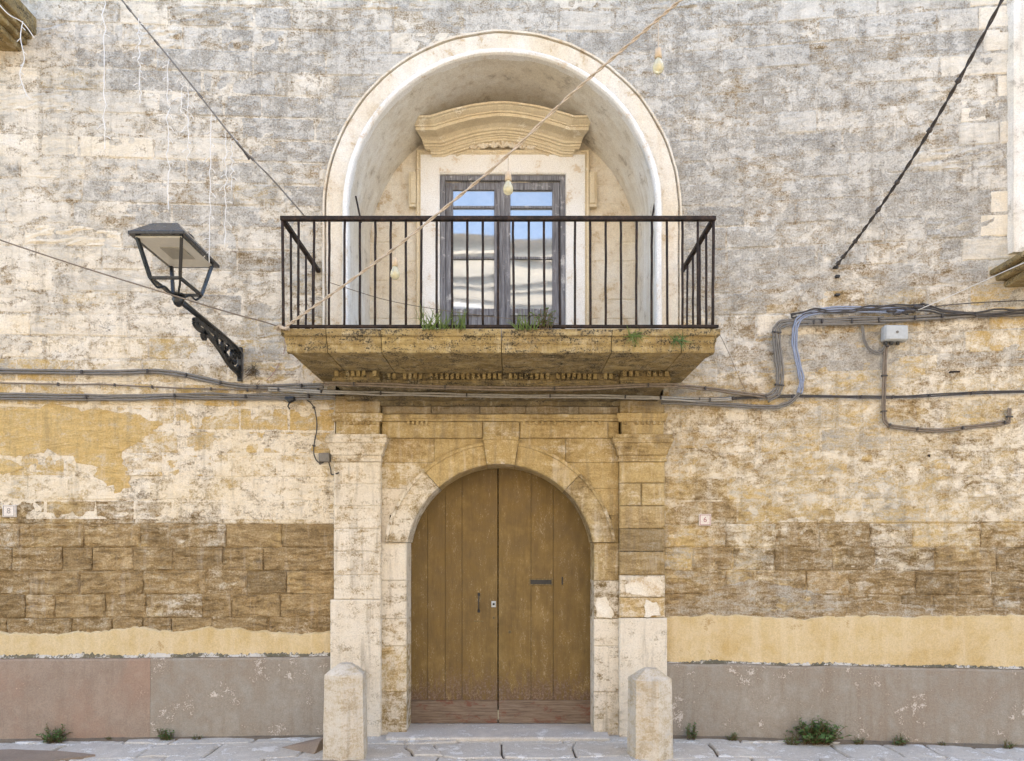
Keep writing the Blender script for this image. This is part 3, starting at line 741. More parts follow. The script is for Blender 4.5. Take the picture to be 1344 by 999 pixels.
# architrave with fillet, and frieze under the balcony
for a, b, y0, wh_ in ((500.5, 634, -.03, .08), (634, 682, -.05, .2), (682, 798, -.032, .12), (798, 812.5, -.028, .1)):
    piece('architrave_stone', XP(a, y0), XP(b, y0), y0, .1, ZP(575, y0), ZP(553, y0), pcol(.10, wh_+.08, .68), .005)
m = MB().sweep([(XP(812, -.04)-(XP(812, -.04)-XP(501, -.04))*i/60, -.03) for i in range(61)], [(-.05, 0), (.004, 0), (.01, .02), (.02, .026), (.022, .058), (-.05, .058)], lambda x, y_, h: (x, y_, ZP(553, -.03)+.0015+h))
m.rough(.0035, 12, 4); m.build('fillet', 'portal', portal, pcol(.15, .1, .75))
mg = MB()
for px_ in list(range(536, 566, 6))+list(range(688, 735, 8))+list(range(742, 795, 9)):
    p0 = P(px_, 554, -.04); mg.box(p0.x-.011, p0.x+.011, -.052, -.02, p0.z-.026, p0.z+.006)
mg.rough(.004, 25, 3); mg.build('guttae', 'portal', portal, pcol(.1, .1, .8))['kind'] = 'stuff'
xs_ = [501, 566, 630, 690, 760, 812.5]
for a, b in zip(xs_, xs_[1:]):
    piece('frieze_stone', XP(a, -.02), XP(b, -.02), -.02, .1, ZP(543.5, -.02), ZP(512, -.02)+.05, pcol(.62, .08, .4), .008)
# remnants of white plaster on the right pilaster
def pskin(poly, y, t, mat, seed, rag=2.5, name='plaster_patch'):
    pts = []
    for a, b in zip(poly, poly[1:]+poly[:1]):
        for i in range(6):
            f = i/6; q = (a[0]+(b[0]-a[0])*f, a[1]+(b[1]-a[1])*f)
            pts.append((q[0]+rag*nz(q[0]*.13, q[1]*.13, seed), q[1]+rag*nz(q[0]*.13, q[1]*.13, seed+7)))
    m = MB().prism(pts, lambda a, b: P(a, b, y-t), lambda a, b: P(a, b, y+.02)); return m.build(name, mat, portal, bevel=.003)
pskin([(820, 768), (838, 757), (866, 756), (870, 768), (868, 782), (848, 783), (822, 779)], -.075, .012, 'niche', 3)
pskin([(847, 788), (862, 790), (867, 808), (846, 810)], -.075, .010, 'niche', 5)
pskin([(783, 786), (795, 783), (806, 806), (803, 811), (781, 810)], -.022, .010, 'niche', 6)

# step in front of the door
step = MB()
stp = [(504, 985), (800, 985)]
x0, x1 = XP(506, -.2), XP(800, -.2)
m = MB().sweep([(x1-(x1-x0)*i/40, -.19+.008*nz(i*.7, 3)) for i in range(41)], [(-.62, -.1), (0, -.1), (.012, .0), (.012, .018), (.004, .03), (-.03, .034), (-.3, .038), (-.62, .04)], lambda x, y_, h: (x, y_, h))
m.rough(.004, 8, 1)
tag(m.build('door_step', 'step'), 'worn grey marble step at the foot of the brown street door', 'step')

# ------------------------------------------------------------------ street door
YD = .29
door = tag(empty('double_door', (AX, YD, 0)), 'brown painted two leaf plank door under the round arch at street level', 'door')
ZB = .045
def dz(x): return AZ+math.sqrt(max(0, (AR+.02)**2-(x-AX)**2))
def leaf(edges, k):
    xa, xb = XP(edges[0], YD), XP(edges[-1], YD)
    if k == 0: xa = AX-AR-.015
    else: xb = AX+AR+.015
    def slab(x0, x1, y0, y1, z0, g_=.0012):
        n = 8; pts = [(x0+g_, z0)]+[(x1-g_, z0)]+[(x1-g_-(x1-x0-2*g_)*i/n, dz(x1-g_-(x1-x0-2*g_)*i/n)) for i in range(n+1)]
        return MB().prism(pts, lambda a, b: (a, y0, b), lambda a, b: (a, y1, b))
    lf = slab(xa, xb, YD+.012, YD+.05, ZB).build('door_leaf', 'dark', door, origin=(xa, YD, ZB))
    for a, b in zip(edges, edges[1:]):
        x0, x1 = max(xa, XP(a, YD)), min(xb, XP(b, YD))
        if a == edges[0]: x0 = xa
        if b == edges[-1]: x1 = xb
        slab(x0, x1, YD-.006+rp.uniform(-.0025, .0025), YD+.013, ZP(919, YD)+.002, rp.uniform(.0008, .002)).build('plank', 'door', lf, origin=(x0, YD, ZB), bevel=.002)
    MB().box(xa+.002, xb-.002, YD-.012, YD+.013, ZB, ZP(919, YD)).build('kickboard', 'kick', lf, bevel=.003)
    return lf
l1 = leaf([536, 561.5, 584.5, 606.5, 653.2], 0)
l2 = leaf([654.2, 697, 726, 775], 1)
yf = YD-.010
def P2(px, py): p = P(px, py, yf); return p.x, p.z
# letter slot: frame of four bars round a dark flap
a, b = P2(694.5, 759.5); c, d = P2(725.5, 768.5)
m = MB(); t = .012
m.box(a, c, yf-.006, yf+.005, b-t, b); m.box(a, c, yf-.006, yf+.005, d, d+t); m.box(a, a+t, yf-.006, yf+.005, d+t, b-t); m.box(c-t, c, yf-.006, yf+.005, d+t, b-t)
ls = m.build('letter_slot', 'brass', door, bevel=.002)
MB().box(a+t, c-t, yf-.001, yf+.006, d+t, b-t).build('flap', 'dark', ls)
x_, z_ = P2(648, 793)
lp = MB().box(x_-.022, x_+.022, yf-.004, yf+.006, z_-.03, z_+.03).build('lock_plate', 'plastic', door, bevel=.003)
MB().tube([(x_, yf-.008, z_), (x_, yf, z_)], .011, 10).build('lock_cylinder', 'dark', lp)
for px_, py_, r_ in ((648, 811, .014), (669, 829.5, .017)):
    x_, z_ = P2(px_, py_); m = MB().tube([(x_, yf-.005, z_), (x_, yf+.006, z_)], r_, 12); k_ = m.build('keyhole_rose', 'brass', door)
    MB().box(x_-.003, x_+.003, yf-.0065, yf, z_-.008, z_+.007).build('keyhole', 'dark', k_)
x_, z_ = P2(628.5, 780); _, z2 = P2(628.5, 802)
m = MB().tube(smoothpts([(x_, yf+.004, z_), (x_, yf-.02, z_-.01), (x_, yf-.034, (z_+z2)/2), (x_, yf-.02, z2+.015), (x_, yf+.004, z2)]), .006, 6)
m.box(x_-.012, x_+.012, yf-.003, yf+.006, z_-.014, z_+.014); m.box(x_-.012, x_+.012, yf-.003, yf+.006, z2-.014, z2+.014)
m.build('pull_handle', 'dark', door)
x_, z_ = P2(628, 815.5); MB().box(x_-.045, x_+.045, yf-.004, yf+.006, z_-.005, z_+.005).build('letter_strip', 'brass', door)
x_, z_ = P2(738, 762); MB().box(x_-.006, x_+.006, yf-.006, yf+.006, z_-.04, z_+.035).build('bolt', 'dark', door)

# ------------------------------------------------------------------ arched niche
ZF = 3.40; NI, NB = 1.40, .85
niche = tag(empty('arched_niche', (NCX, 0, ZF)), 'tall round headed plaster niche with moulded white archivolt behind the iron railing', 'niche')
def archpath(r, z0, n=72, cx=NCX):
    return [(cx-r, z0+(NCZ-z0)*i/10) for i in range(10)]+[(cx-r*math.cos(math.pi*i/n), NCZ+r*math.sin(math.pi*i/n)) for i in range(n+1)]+[(cx+r, NCZ-(NCZ-z0)*i/10) for i in range(1, 11)]
AM = lambda x, z, h: (x, -h, z)
m = MB().sweep(archpath(NI, ZF-.1), [(.052, -.03), (.056, .026), (.066, .02), (.07, .012), (.11, .020), (.205, .032), (.208, -.006), (.221, -.006), (.224, .036), (.239, .038), (.243, .03), (.243, -.05)], AM, caps=False)
m.rough(.0055, 6, 3); m.build('archivolt', 'niche', niche)
m = MB().sweep(archpath(NI, ZF-.1), [(0, -.02), (0, .052), (.01, .072), (.028, .080), (.044, .072), (.051, .055), (.053, -.02)], AM, caps=False)
m.rough(.0035, 7, 5); m.build('roll_moulding', 'white', niche)
m = MB(); path = archpath(NI, ZF-.1); k = 9
for i, (x, z) in enumerate(path):
    for j in range(k+1):
        t = j/k; f = 1-.012*t
        m.v.append((NCX+(x-NCX)*f, .0+NB*1.02*t, z if z < NCZ else NCZ+(z-NCZ)*f))
for i in range(len(path)-1):
    for j in range(k): m.f.append((i*(k+1)+j, (i+1)*(k+1)+j, (i+1)*(k+1)+j+1, i*(k+1)+j+1))
m.rough(.005, 4, 8); m.build('soffit', 'reveal', niche, smooth=True)
# back wall of the niche with door opening, built as laid blocks under thin wash
DX0, DX1, DZ1 = -.742, .5525, 5.567
rb = random.Random(9)
z = ZF-.1
bk = empty('back_wall', (0, NB, 0), niche)
MB().box(-1.6, DX0-.001, NB+.005, NB+.2, ZF-.1, 6.3).box(DX1+.001, 1.45, NB+.005, NB+.2, ZF-.1, 6.3).box(DX0-.001, DX1+.001, NB+.005, NB+.2, DZ1+.001, 6.3).build('plaster_ground', 'niche', bk)
while z < 6.28:
    z1 = z+.198; zc = (z+z1)/2
    half = NI if zc < NCZ else math.sqrt(max(.0, NI*NI-(zc-NCZ)**2))
    for xa, xb in (((NCX-half-.03, DX0), (DX1, NCX+half+.03)) if zc < DZ1 else ((NCX-half-.03, NCX+half+.03),)):
        x = xa
        while x < xb-1e-6:
            nx = x+rb.uniform(.26, .5); nx = xb if nx > xb-.14 else nx
            if nx-x > .03:
                cc = [x+(nx-x)*i/4 for i in range(5)]; xm = (x+nx)/2; wv = nx-x-.0015
                mesh = block_grid([(-wv/2+wv*i/5, -.097, .097) for i in range(6)], False, rb.random()*30, .06).mesh('stone_block', 'niche')
                o = bpy.data.objects.new('stone_block', mesh); COL.objects.link(o); o.parent = bk; o.location = Vector((xm, NB+rb.uniform(-.003, .003), zc))-wloc(bk)
            x = nx
    z = z1
# whitewashed surround with ears
YS = .80
sur = empty('door_surround', (0, YS, 0), niche)
def band(name, xa, xb, zt, prof, mat, y0):
    pts = [(xa, ZF), (xa, (ZF+zt)/2), (xa, zt), ((xa+xb)/2, zt), (xb, zt), (xb, ZF)]
    m = MB().sweep(pts, prof, lambda x, z_, h: (x, y0-h, z_)); m.rough(.003, 7, 2); return m.build(name, mat, sur)
band('architrave', DX0, DX1, DZ1, [(0, -.12), (0, .0), (.012, .012), (.195, .012), (.198, .0), (.2, -.05)], 'white', YS)
band('outer_moulding', DX0-.19, DX1+.19, DZ1+.20, [(0, -.05), (0, .002), (.012, .012), (.022, .0), (.03, -.002), (.045, .008), (.055, -.004), (.056, -.05)], 'pediment', YS)
for sx, xe in ((-1, DX0-.245), (1, DX1+.245)):
    za, zb = ZP(272, .8), ZP(226, .8); a = xe if sx > 0 else xe-.075
    MB().box(a, a+.075, YS-.012, NB, za, zb).rough(.003, 8, 2).build('ear', 'pediment', sur, bevel=.006)
    MB().box(a+(.02 if sx < 0 else 0), a+(.075 if sx < 0 else .055), YS-.026, NB, za+.03, zb-.02).rough(.003, 8, 3).build('ear_moulding', 'pediment', sur, bevel=.008)
# shoulders under the cornice: quarter scrolls
for sx, xc in ((-1, DX0-.10), (1, DX1+.10)):
    poly = [(xc-sx*.05, ZP(200, .8)), (xc+sx*.055, ZP(196, .8))]+[(xc+sx*(.055+.10*(1-math.cos(t))), ZP(196, .8)-.21*math.sin(t)) for t in [math.pi/2*i/8 for i in range(1, 9)]]+[(xc-sx*.05, ZP(228, .8))]
    MB().prism(poly, lambda a, b: (a, YS-.008, b), lambda a, b: (a, NB, b)).build('shoulder', 'niche', sur, bevel=.004)
# curved pediment
PCX = (DX0+DX1)/2-.004; ped = empty('pediment', (PCX, .7, 5.7), niche)
def arcz(u, H, wd, L):
    a = abs(u)
    if a < wd: return H*math.cos(a/wd*math.pi/2*.92)**1.0-H*math.cos(math.pi/2*.92)*(a/wd)
    return 0
def pedsweep(name, zbase, xe, H, wd, prof, mat, n=64, color=None):
    xs = [-xe+2*xe*i/n for i in range(n+1)]
    path = [(PCX+u, zbase+arcz(u, H, wd, xe)) for u in xs]
    m = MB().sweep(path, prof, lambda x, z_, h: (PCX+(x-PCX)*(xe+.32*max(0, h))/xe, NB-h, z_)); m.rough(.002, 9, 6); return m.build(name, mat, ped)
pr_ = [(0, -.02), (0, .12), (.02, .125), (.022, .145), (.05, .15), (.055, .17), (.085, .18), (.115, .215), (.12, .23), (.122, .33), (.168, .335), (.170, .352), (.188, .354), (.2, .375), (.22, .40), (.235, .41), (.238, .432), (.268, .434), (.275, .38), (.28, -.02)]
pedsweep('cornice', 5.79, .75, .14, .57, [(a*.56, b) for a, b in pr_], 'pediment')
pedsweep('bed_moulding', ZP(197, .72)-.035, .70, .14, .585, [(0, -.02), (0, .07), (.012, .075), (.016, .095), (.03, .10), (.034, .115), (.05, .115), (.055, -.02)], 'pediment')
pedsweep('inner_arch', ZP(200, .77)-.04, .45, .125, .45, [(0, -.02), (0, .052), (.012, .068), (.028, .06), (.034, -.02)], 'pediment')
m = MB()
for i, (u, s_) in enumerate([(-.30, .05), (-.2, .07), (-.09, .06), (0, .085), (.1, .06), (.2, .07), (.3, .05)]):
    zc = ZP(203, .78)+.05+.03*math.cos(u*4)
    for q in range(3):
        a = math.pi*(.2+.3*q); p0 = Vector((PCX+u, YS-.008, zc)); p1 = p0+Vector((math.cos(a)*s_*.7, -.01, math.sin(a)*s_*.7)); p2 = p1+Vector((math.cos(a+1.2)*s_*.45, .008, math.sin(a+1.2)*s_*.45))
        m.tube(smoothpts([p0, p1, p2], 3), [.012, .016, .02, .02, .016, .012, .006], 6)
m.build('carved_foliage', 'niche', ped, smooth=True)
MB().box(NCX-NI-.05, NCX+NI+.05, -.08, NB+.1, ZF-.14, ZF-.004).build('niche_floor', 'balcony', niche, (.5, .3, .2, .3))

# ------------------------------------------------------------------ balcony door
bd = tag(empty('balcony_door', ((DX0+DX1)/2, .86, ZF)), 'weathered grey wooden glazed double door opening onto the balcony', 'door')
YB = .845
m = MB(); f = .055
m.box(DX0+.002, DX0+f, YB-.03, YB+.09, ZF, DZ1-.003); m.box(DX1-f, DX1-.002, YB-.03, YB+.09, ZF, DZ1-.003); m.box(DX0+f, DX1-f, YB-.032, YB+.09, DZ1-f, DZ1-.004)
m.build('frame', 'timber', bd, bevel=.006)
MB().box(DX0, DX1, YB+.12, YB+.16, ZF, DZ1).build('inner_curtain', 'white', bd)
xm = XP(660, YB)
zz = lambda py: ZP(py, YB)
def casement(x0, x1, g0, g1, tilt, label):
    z0, z1 = ZF+.02, DZ1-f-.003
    lf = empty('casement', (x0 if tilt < 0 else x1, YB+.02, 0), bd); lf.location = Vector((0, YB+.02, 0))-wloc(bd)
    m = MB(); ya, yb = YB, YB+.045
    gt, gb = zz(249), zz(405)
    m.box(x0, g0, ya, yb, z0, z1); m.box(g1, x1, ya, yb, z0, z1)
    m.box(g0, g1, ya+.002, yb-.002, gt, z1); m.box(g0, g1, ya+.002, yb-.002, z0, z0+.09); m.box(g0, g1, ya+.002, yb-.002, gb-.07, gb)
    m.build('leaf_frame', 'timber', lf, bevel=.004)
    MB().box(g0, g1, ya+.018, yb-.008, z0+.09, gb-.07).build('bottom_panel', 'timber', lf)
    for zb in (zz(271.5), zz(338)):
        MB().box(g0-.001, g1+.001, ya+.006, yb-.01, zb-.012, zb+.012).build('glazing_bar', 'timber', lf)
    for zb, zt in ((zz(271.5)+.012, gt), (zz(338)+.012, zz(271.5)-.012), (gb, zz(338)-.012)):
        m = MB(); n = 6
        for i in range(n+1):
            for j in range(n+1):
                u, v = i/n, j/n; x, z = g0+(g1-g0)*u, zb+(zt-zb)*v
                m.v.append((x, ya+.026+.0012*nz(x*4, z*3, 1)+tilt*(z-4.6), z))
        for i in range(n):
            for j in range(n): m.f.append((i*(n+1)+j, (i+1)*(n+1)+j, (i+1)*(n+1)+j+1, i*(n+1)+j+1))
        m.build('pane', 'glass', lf, smooth=True)
casement(DX0+f+.002, xm-.003, XP(594.5, YB), XP(648.5, YB), -.004, '')
casement(xm+.003, DX1-f-.002, XP(670, YB), XP(725, YB), .003, '')
MB().box(xm-.022, xm+.02, YB-.018, YB-.001, ZF+.02, DZ1-f-.004).build('meeting_strip', 'timber', bd, bevel=.006)

# ------------------------------------------------------------------ balcony slab
SX0, SX1, SY = -1.775, 1.60, -1.075
bal = tag(empty('stone_balcony', (-.09, -.5, 3.2)), 'yellowed stone balcony slab with moulded edge and dentils over the portal', 'balcony')
rs = random.Random(4)
prof = [(.0, .0), (.0, -.045), (-.006, -.052), (-.02, -.056), (-.024, -.064), (-.024, -.084), (-.03, -.10), (-.042, -.112), (-.046, -.122), (-.046, -.160), (-.054, -.170), (-.09, -.172)]
prof = [(a, b+3.40) for a, b in prof]
joints = [368, 428.5, 500, 658, 803, 895.5, 945]
jx = [XP(p, -1.06) for p in joints]; jx[0], jx[-1] = SX0, SX1
def slabstone(i):
    x0, x1 = jx[i], jx[i+1]; g_ = .003; m = MB(); first, last = i == 0, i == len(jx)-2
    # stations: along the left side (if first), the front, the right side (if last)
    st = []
    if first: st += [((SX0, y_), (-1, 0)) for y_ in [-.02-(abs(SY)-.02)*t/12 for t in range(12)]]+[((SX0, SY), (-1, -1))]
    a = x0+(0.03 if first else g_); b = x1-(0.03 if last else g_); n = max(5, int((b-a)/.04))
    st += [((a+(b-a)*t/n, SY), (0, -1)) for t in range(n+1)]
    if last: st += [((SX1, SY), (1, -1))]+[((SX1, y_), (1, 0)) for y_ in [-.02-(abs(SY)-.02)*t/12 for t in range(11, -1, -1)]]
    sd = rs.random()*30
    for (x, y_), (nx, ny) in st:
        chip = max(0, nz(x*6+sd, y_*6, 2)-.25)*.03
        for q, (o_, z) in enumerate(prof):
            w_ = .0045*nz(x*11, z*40, sd)+(-chip if q in (0, 1, 8, 9) else 0)
            m.v.append((x+nx*(o_+w_), y_+ny*(o_+w_), z+.004*nz(x*5, y_*5, sd)))
    k = len(prof)
    for s in range(len(st)-1):
        for q in range(k-1): m.f.append((s*k+q, (s+1)*k+q, (s+1)*k+q+1, s*k+q+1))
    # top and soffit
    N = len(m.v); top = [s*k for s in range(len(st))]; bot = [s*k+k-1 for s in range(len(st))]
    xa = x0+(-.0 if first else g_); xb = x1-(0 if last else g_)
    if first: m.v += [(xb, -.02, 3.40), (xb, -.02, prof[-1][1])]; m.f += [tuple(top+[N]), tuple([N+1]+bot[::-1])]
    elif last: m.v += [(xa, -.02, 3.40), (xa, -.02, prof[-1][1])]; m.f += [tuple([N]+top), tuple(bot[::-1]+[N+1])]
    else:
        m.v += [(xb, -.02, 3.40), (xa, -.02, 3.40), (xb, -.02, prof[-1][1]), (xa, -.02, prof[-1][1])]; m.f += [tuple(top+[N, N+1]), tuple([N+3, N+2]+bot[::-1])]
    # joint faces
    if not first: m.f.append(tuple(list(range(k))+([N+1] if last else [N+3, N+1])))
    if not last:
        e = (len(st)-1)*k; m.f.append(tuple([e+q for q in range(k)][::-1]+([N, N+1] if first else [N, N+2])))
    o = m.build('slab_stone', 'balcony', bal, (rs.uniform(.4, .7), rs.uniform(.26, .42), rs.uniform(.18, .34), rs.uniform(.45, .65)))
for i in range(len(jx)-1): slabstone(i)
# bed moulding stepping forward over the pilasters, with dentils
zsof = prof[-1][1]
def bedmould(x0, x1, yf_, nm, returns):
    pr = [(-.1, -.115), (-.02, -.112), (.0, -.10), (.0, -.085), (.012, -.08), (.012, -.058), (.0, -.054), (.0, -.0015), (-.1, -.0015)]
    path = ([(x1, -.03)] if returns else [])+[(x1-(x1-x0)*i/30, yf_) for i in range(31)]+([(x0, -.03)] if returns else [])
    m = MB().sweep(path, pr, lambda x, y_, h: (x, y_, zsof+h)); m.rough(.0045, 10, yf_*20)
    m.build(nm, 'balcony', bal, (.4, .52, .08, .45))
xl0, xl1, xr0, xr1 = -1.52, -1.14, .93, 1.345
bedmould(xl1+.002, xr0-.002, -.36, 'bed_moulding', False); bedmould(xl0, xl1, -.46, 'bed_moulding', True); bedmould(xr0, xr1, -.46, 'bed_moulding', True)
m = MB()
for i in range(1, 60):
    x = xl1+.03+(xr0-xl1-.06)*i/44
    if i > 43 or nz(i*.55, 2) > .28: continue
    m.box(x-.014, x+.014, -.392, -.35, zsof-.05, zsof-.003)
for xa, xb in ((xl0, xl1), (xr0, xr1)):
    for i in range(8):
        if nz(i*.9, xa) > .2: continue
        x = xa+.03+(xb-xa-.06)*i/7; m.box(x-.015, x+.015, -.49, -.45, zsof-.05, zsof-.003)
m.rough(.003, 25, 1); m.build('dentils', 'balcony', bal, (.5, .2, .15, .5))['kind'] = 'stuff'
# cove below: from the bed moulding back to the frieze
m = MB(); n = 50
pr = [(-.34, zsof-.112), (-.30, zsof-.125), (-.22, zsof-.14), (-.15, zsof-.15), (-.14, zsof-.17), (-.07, zsof-.18), (-.06, zsof-.215), (-.0, zsof-.218)]
for i in range(n+1):
    x = xl0+.03+(xr1-xl0-.06)*i/n
    for q in pr: m.v.append((x, q[0], q[1]))
for i in range(n):
    for q in range(len(pr)-1): m.f.append((i*len(pr)+q, (i+1)*len(pr)+q, (i+1)*len(pr)+q+1, i*len(pr)+q+1))
for e in (0, n):
    b0 = len(m.v); x = xl0+.03+(xr1-xl0-.06)*e/n; m.v += [(x, 0, zsof-.1)]
    m.f.append(tuple([e*len(pr)+q for q in range(len(pr))]+[b0]))
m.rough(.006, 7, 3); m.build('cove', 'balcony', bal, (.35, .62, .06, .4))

# ------------------------------------------------------------------ railing
rail = tag(empty('iron_railing', (-.09, -1.06, 3.41)), 'rusty black iron balcony railing with slim upright bars', 'railing')
ZR, YR = 4.276, -1.045
RX0, RX1 = XP(370.5, YR), XP(937, YR)
def bent(a, b, n, amp, sd): return [Vector(a)+(Vector(b)-Vector(a))*i/n+Vector((amp*nz(i*.8, sd), amp*nz(i*.8, sd, 4), 0)) for i in range(n+1)]
m = MB(); m.box(RX0-.014, RX1+.014, YR-.02, YR+.02, ZR-.034, ZR); m.rough(.0015, 9, 1); m.build('top_rail', 'rail', rail, bevel=.006)
for x in (RX0, RX1):
    m = MB(); m.box(x-.018, x+.018, YR+.021, yw(x)+.02, ZR-.034, ZR-.001); m.build('top_rail', 'rail', rail, bevel=.005)
    m = MB(); m.box(x-.011, x+.011, YR+.013, yw(x)+.02, 3.416, 3.436); m.build('bottom_rail', 'rail', rail)
m = MB(); m.box(RX0-.035, RX1+.035, YR-.013, YR+.012, 3.414, 3.437); m.rough(.002, 5, 3); m.build('bottom_rail', 'rail', rail, bevel=.003)
def baluster(x, y_, r_=.0098):
    sd = rs.random()*90; dx, dy = rs.gauss(0, .002), rs.gauss(0, .002)
    m = MB().tube(bent((x+dx, y_, 3.437), (x-dx, y_, ZR-.035), 8, .0032, sd), r_, 7); m.build('baluster', 'rail', rail, smooth=True, origin=(x, y_, 3.437))
for i in range(29): baluster(RX0+.006+(RX1-RX0-.012)*i/28, YR, .0118 if i in (0, 28) else .0098)
for x in (RX0, RX1):
    for dy in (.22, .42, .64, .85): baluster(x, YR+dy)
for i in (0.06, .35, .65, .94):
    x = RX0+(RX1-RX0)*i; m = MB().box(x-.012, x+.012, YR-.008, YR+.008, 3.395, 3.416); m.build('foot', 'rail', rail)

# ------------------------------------------------------------------ bollards
def bollard(pxc, ytop, yc, wd, label, turn, seed, hgt):
    base = Vector((XP(pxc, yc), yc, -.03)); e = tag(empty('stone_bollard', base), label, 'bollard', 'stone bollards flanking the portal')
    r0 = wd/1.80; n = 6; m = MB(); rows = []
    # chamfered square: wide faces alternate with narrow ones
    def ring(f, z, tx=0):
        return [(f*r0*math.cos(turn+R(60*k)), f*r0*math.sin(turn+R(60*k)), z) for k in range(6)]
    lv = [(1.03, 0), (1.02, .06), (1.0, hgt*.3), (.98, hgt*.6), (.96, hgt-.085), (.955, hgt-.08), (.34, hgt-.004), (.3, hgt)]
    N = 6
    for f, z in lv:
        rg8 = ring(f, z); pts = []
        for k in range(6):
            a, b = Vector(rg8[k]), Vector(rg8[(k+1) % 6])
            for t in range(4): pts.append(a+(b-a)*t/4)
        rows.append(pts)
    # extra rows so that wear shows
    full = []
    for a, b in zip(rows, rows[1:]):
        for t in range(4 if (b[0]-a[0]).length > .08 else 2): full.append([p+(q-p)*t/(4 if (b[0]-a[0]).length > .08 else 2) for p, q in zip(a, b)])
    full.append(rows[-1]); K = 24
    for rw in full: m.v += [tuple(p) for p in rw]
    for i in range(len(full)-1):
        for k in range(K): m.f.append((i*K+k, i*K+(k+1) % K, (i+1)*K+(k+1) % K, (i+1)*K+k))
    m.f += [tuple(range(K))[::-1], tuple((len(full)-1)*K+k for k in range(K))]
    m.rough(.0035, 7, seed)
    m.v = [tuple(Vector(v)+base) for v in m.v]
    m.build('shaft', 'bollard', e, (.5, .24, .52, .5), origin=base, bevel=.007)
    return e
bollard(453.5, 870, -.68, .335, 'pale stone bollard with faceted top left of the street door', R(-88), 2, .80)
bollard(853, 878, -.66, .335, 'pale stone bollard with faceted top right of the street door', R(-78), 5, .755)
p = P(402, 990, -.5)
m = MB().add([(p.x-.26, -.42, 0), (p.x+.10, -.62, 0), (p.x+.16, -.40, 0), (p.x-.1, -.3, 0), (p.x+.12, -.5, .085), (p.x+.14, -.42, .10), (p.x-.02, -.4, .06)], [(0, 1, 4, 6), (1, 2, 5, 4), (2, 3, 6, 5), (3, 0, 6), (4, 5, 6), (3, 2, 1, 0)])
m.rough(.006, 8, 2); tag(m.build('broken_stone', 'patch', bevel=.006), 'broken brown wedge of stone lying beside the bollard near the lantern side', 'stone')

# ------------------------------------------------------------------ lantern on its bracket
LX = -2.475; lan = tag(empty('wall_lantern', (LX, yw(LX), 3.25)), 'black iron street lantern on a scrolled wall bracket', 'lantern')
m = MB()
rx0, rx1, ry0, ry1, rz = -2.665, -2.283, -1.6, -1.0, 3.909
def frustum(m, a, z0, b, z1):
    vs = [(a[0], a[2], z0), (a[1], a[2], z0), (a[1], a[3], z0), (a[0], a[3], z0), (b[0], b[2], z1), (b[1], b[2], z1), (b[1], b[3], z1), (b[0], b[3], z1)]
    m.add(vs, [(0,3,2,1),(4,5,6,7),(0,1,5,4),(1,2,6,5),(2,3,7,6),(3,0,4,7)])
m = MB(); frustum(m, (rx0, rx1, ry0, ry1), rz+.012, (rx0+.10, rx1-.10, ry0+.13, ry1-.13), rz+.125); frustum(m, (rx0-.006, rx1+.006, ry0-.006, ry1+.006), rz-.012, (rx0-.006, rx1+.006, ry0-.006, ry1+.006), rz+.0115)
m.build('roof', 'roofiron', lan, bevel=.004)
cyv = (ry0+ry1)/2
m = MB().lathe([(.085, rz+.1255), (.08, rz+.15), (.055, rz+.168), (.02, rz+.175)], ((rx0+rx1)/2, cyv+.10, 0), 18); m.build('finial', 'iron', lan, smooth=True)
pn = MB().box(rx0+.03, rx1-.03, ry0+.035, ry1-.035, rz-.020, rz-.0125).build('diffuser', 'led', lan)
MB().box(rx0+.12, rx1-.10, ry0+.2, ry1-.2, rz-.026, rz-.0205).build('lamp_module', 'ledgrey', pn)
bx0, bx1, by0, by1, bz = -2.585, -2.372, -1.46, -1.11, 3.645
t_ = [(rx0+.035, ry0+.045), (rx1-.035, ry0+.045), (rx1-.035, ry1-.045), (rx0+.035, ry1-.045)]; b_ = [(bx0, by0), (bx1, by0), (bx1, by1), (bx0, by1)]
for (ax_, ay_), (cx_, cy_) in zip(t_, b_): MB().bar((ax_, ay_, rz-.013), (cx_, cy_, bz), .022, .022).build('corner_post', 'iron', lan)
m = MB()
for i in range(4):
    a, b = b_[i], b_[(i+1) % 4]; m.bar((*a, bz), (*b, bz), .022, .018)
m.build('base_frame', 'iron', lan)
m = MB(); hub = Vector((LX, (by0+by1)/2+.02, 3.555))
for cx_, cy_ in b_:
    a = Vector((cx_, cy_, bz-.008)); c_ = hub+Vector((0, 0, .03)); d_ = c_-a
    side_ = Vector((d_.y, -d_.x, 0)).normalized()*.02
    m.tube(smoothpts([a, a+d_*.25+Vector((0, 0, -.028)), a+d_*.5+Vector((0, 0, .008)), a+d_*.75+Vector((0, 0, -.012)), c_], 5), .008, 6)
m.lathe([(.045, .045), (.05, .035), (.02, .03)], (hub.x, hub.y, hub.z), 12)
m.build('base_scrolls', 'iron', lan, smooth=True)
m = MB().lathe([(.012, -.05), (.03, -.035), (.045, 0), (.035, .02), (.02, .03)], hub, 14); m.build('knuckle', 'iron', lan, smooth=True)
YWL = yw(LX)
m = MB().tube([hub, (LX, -.6, 3.535), (LX, YWL-.01, 3.515)], .018, 10); m.build('arm', 'iron', lan, smooth=True)
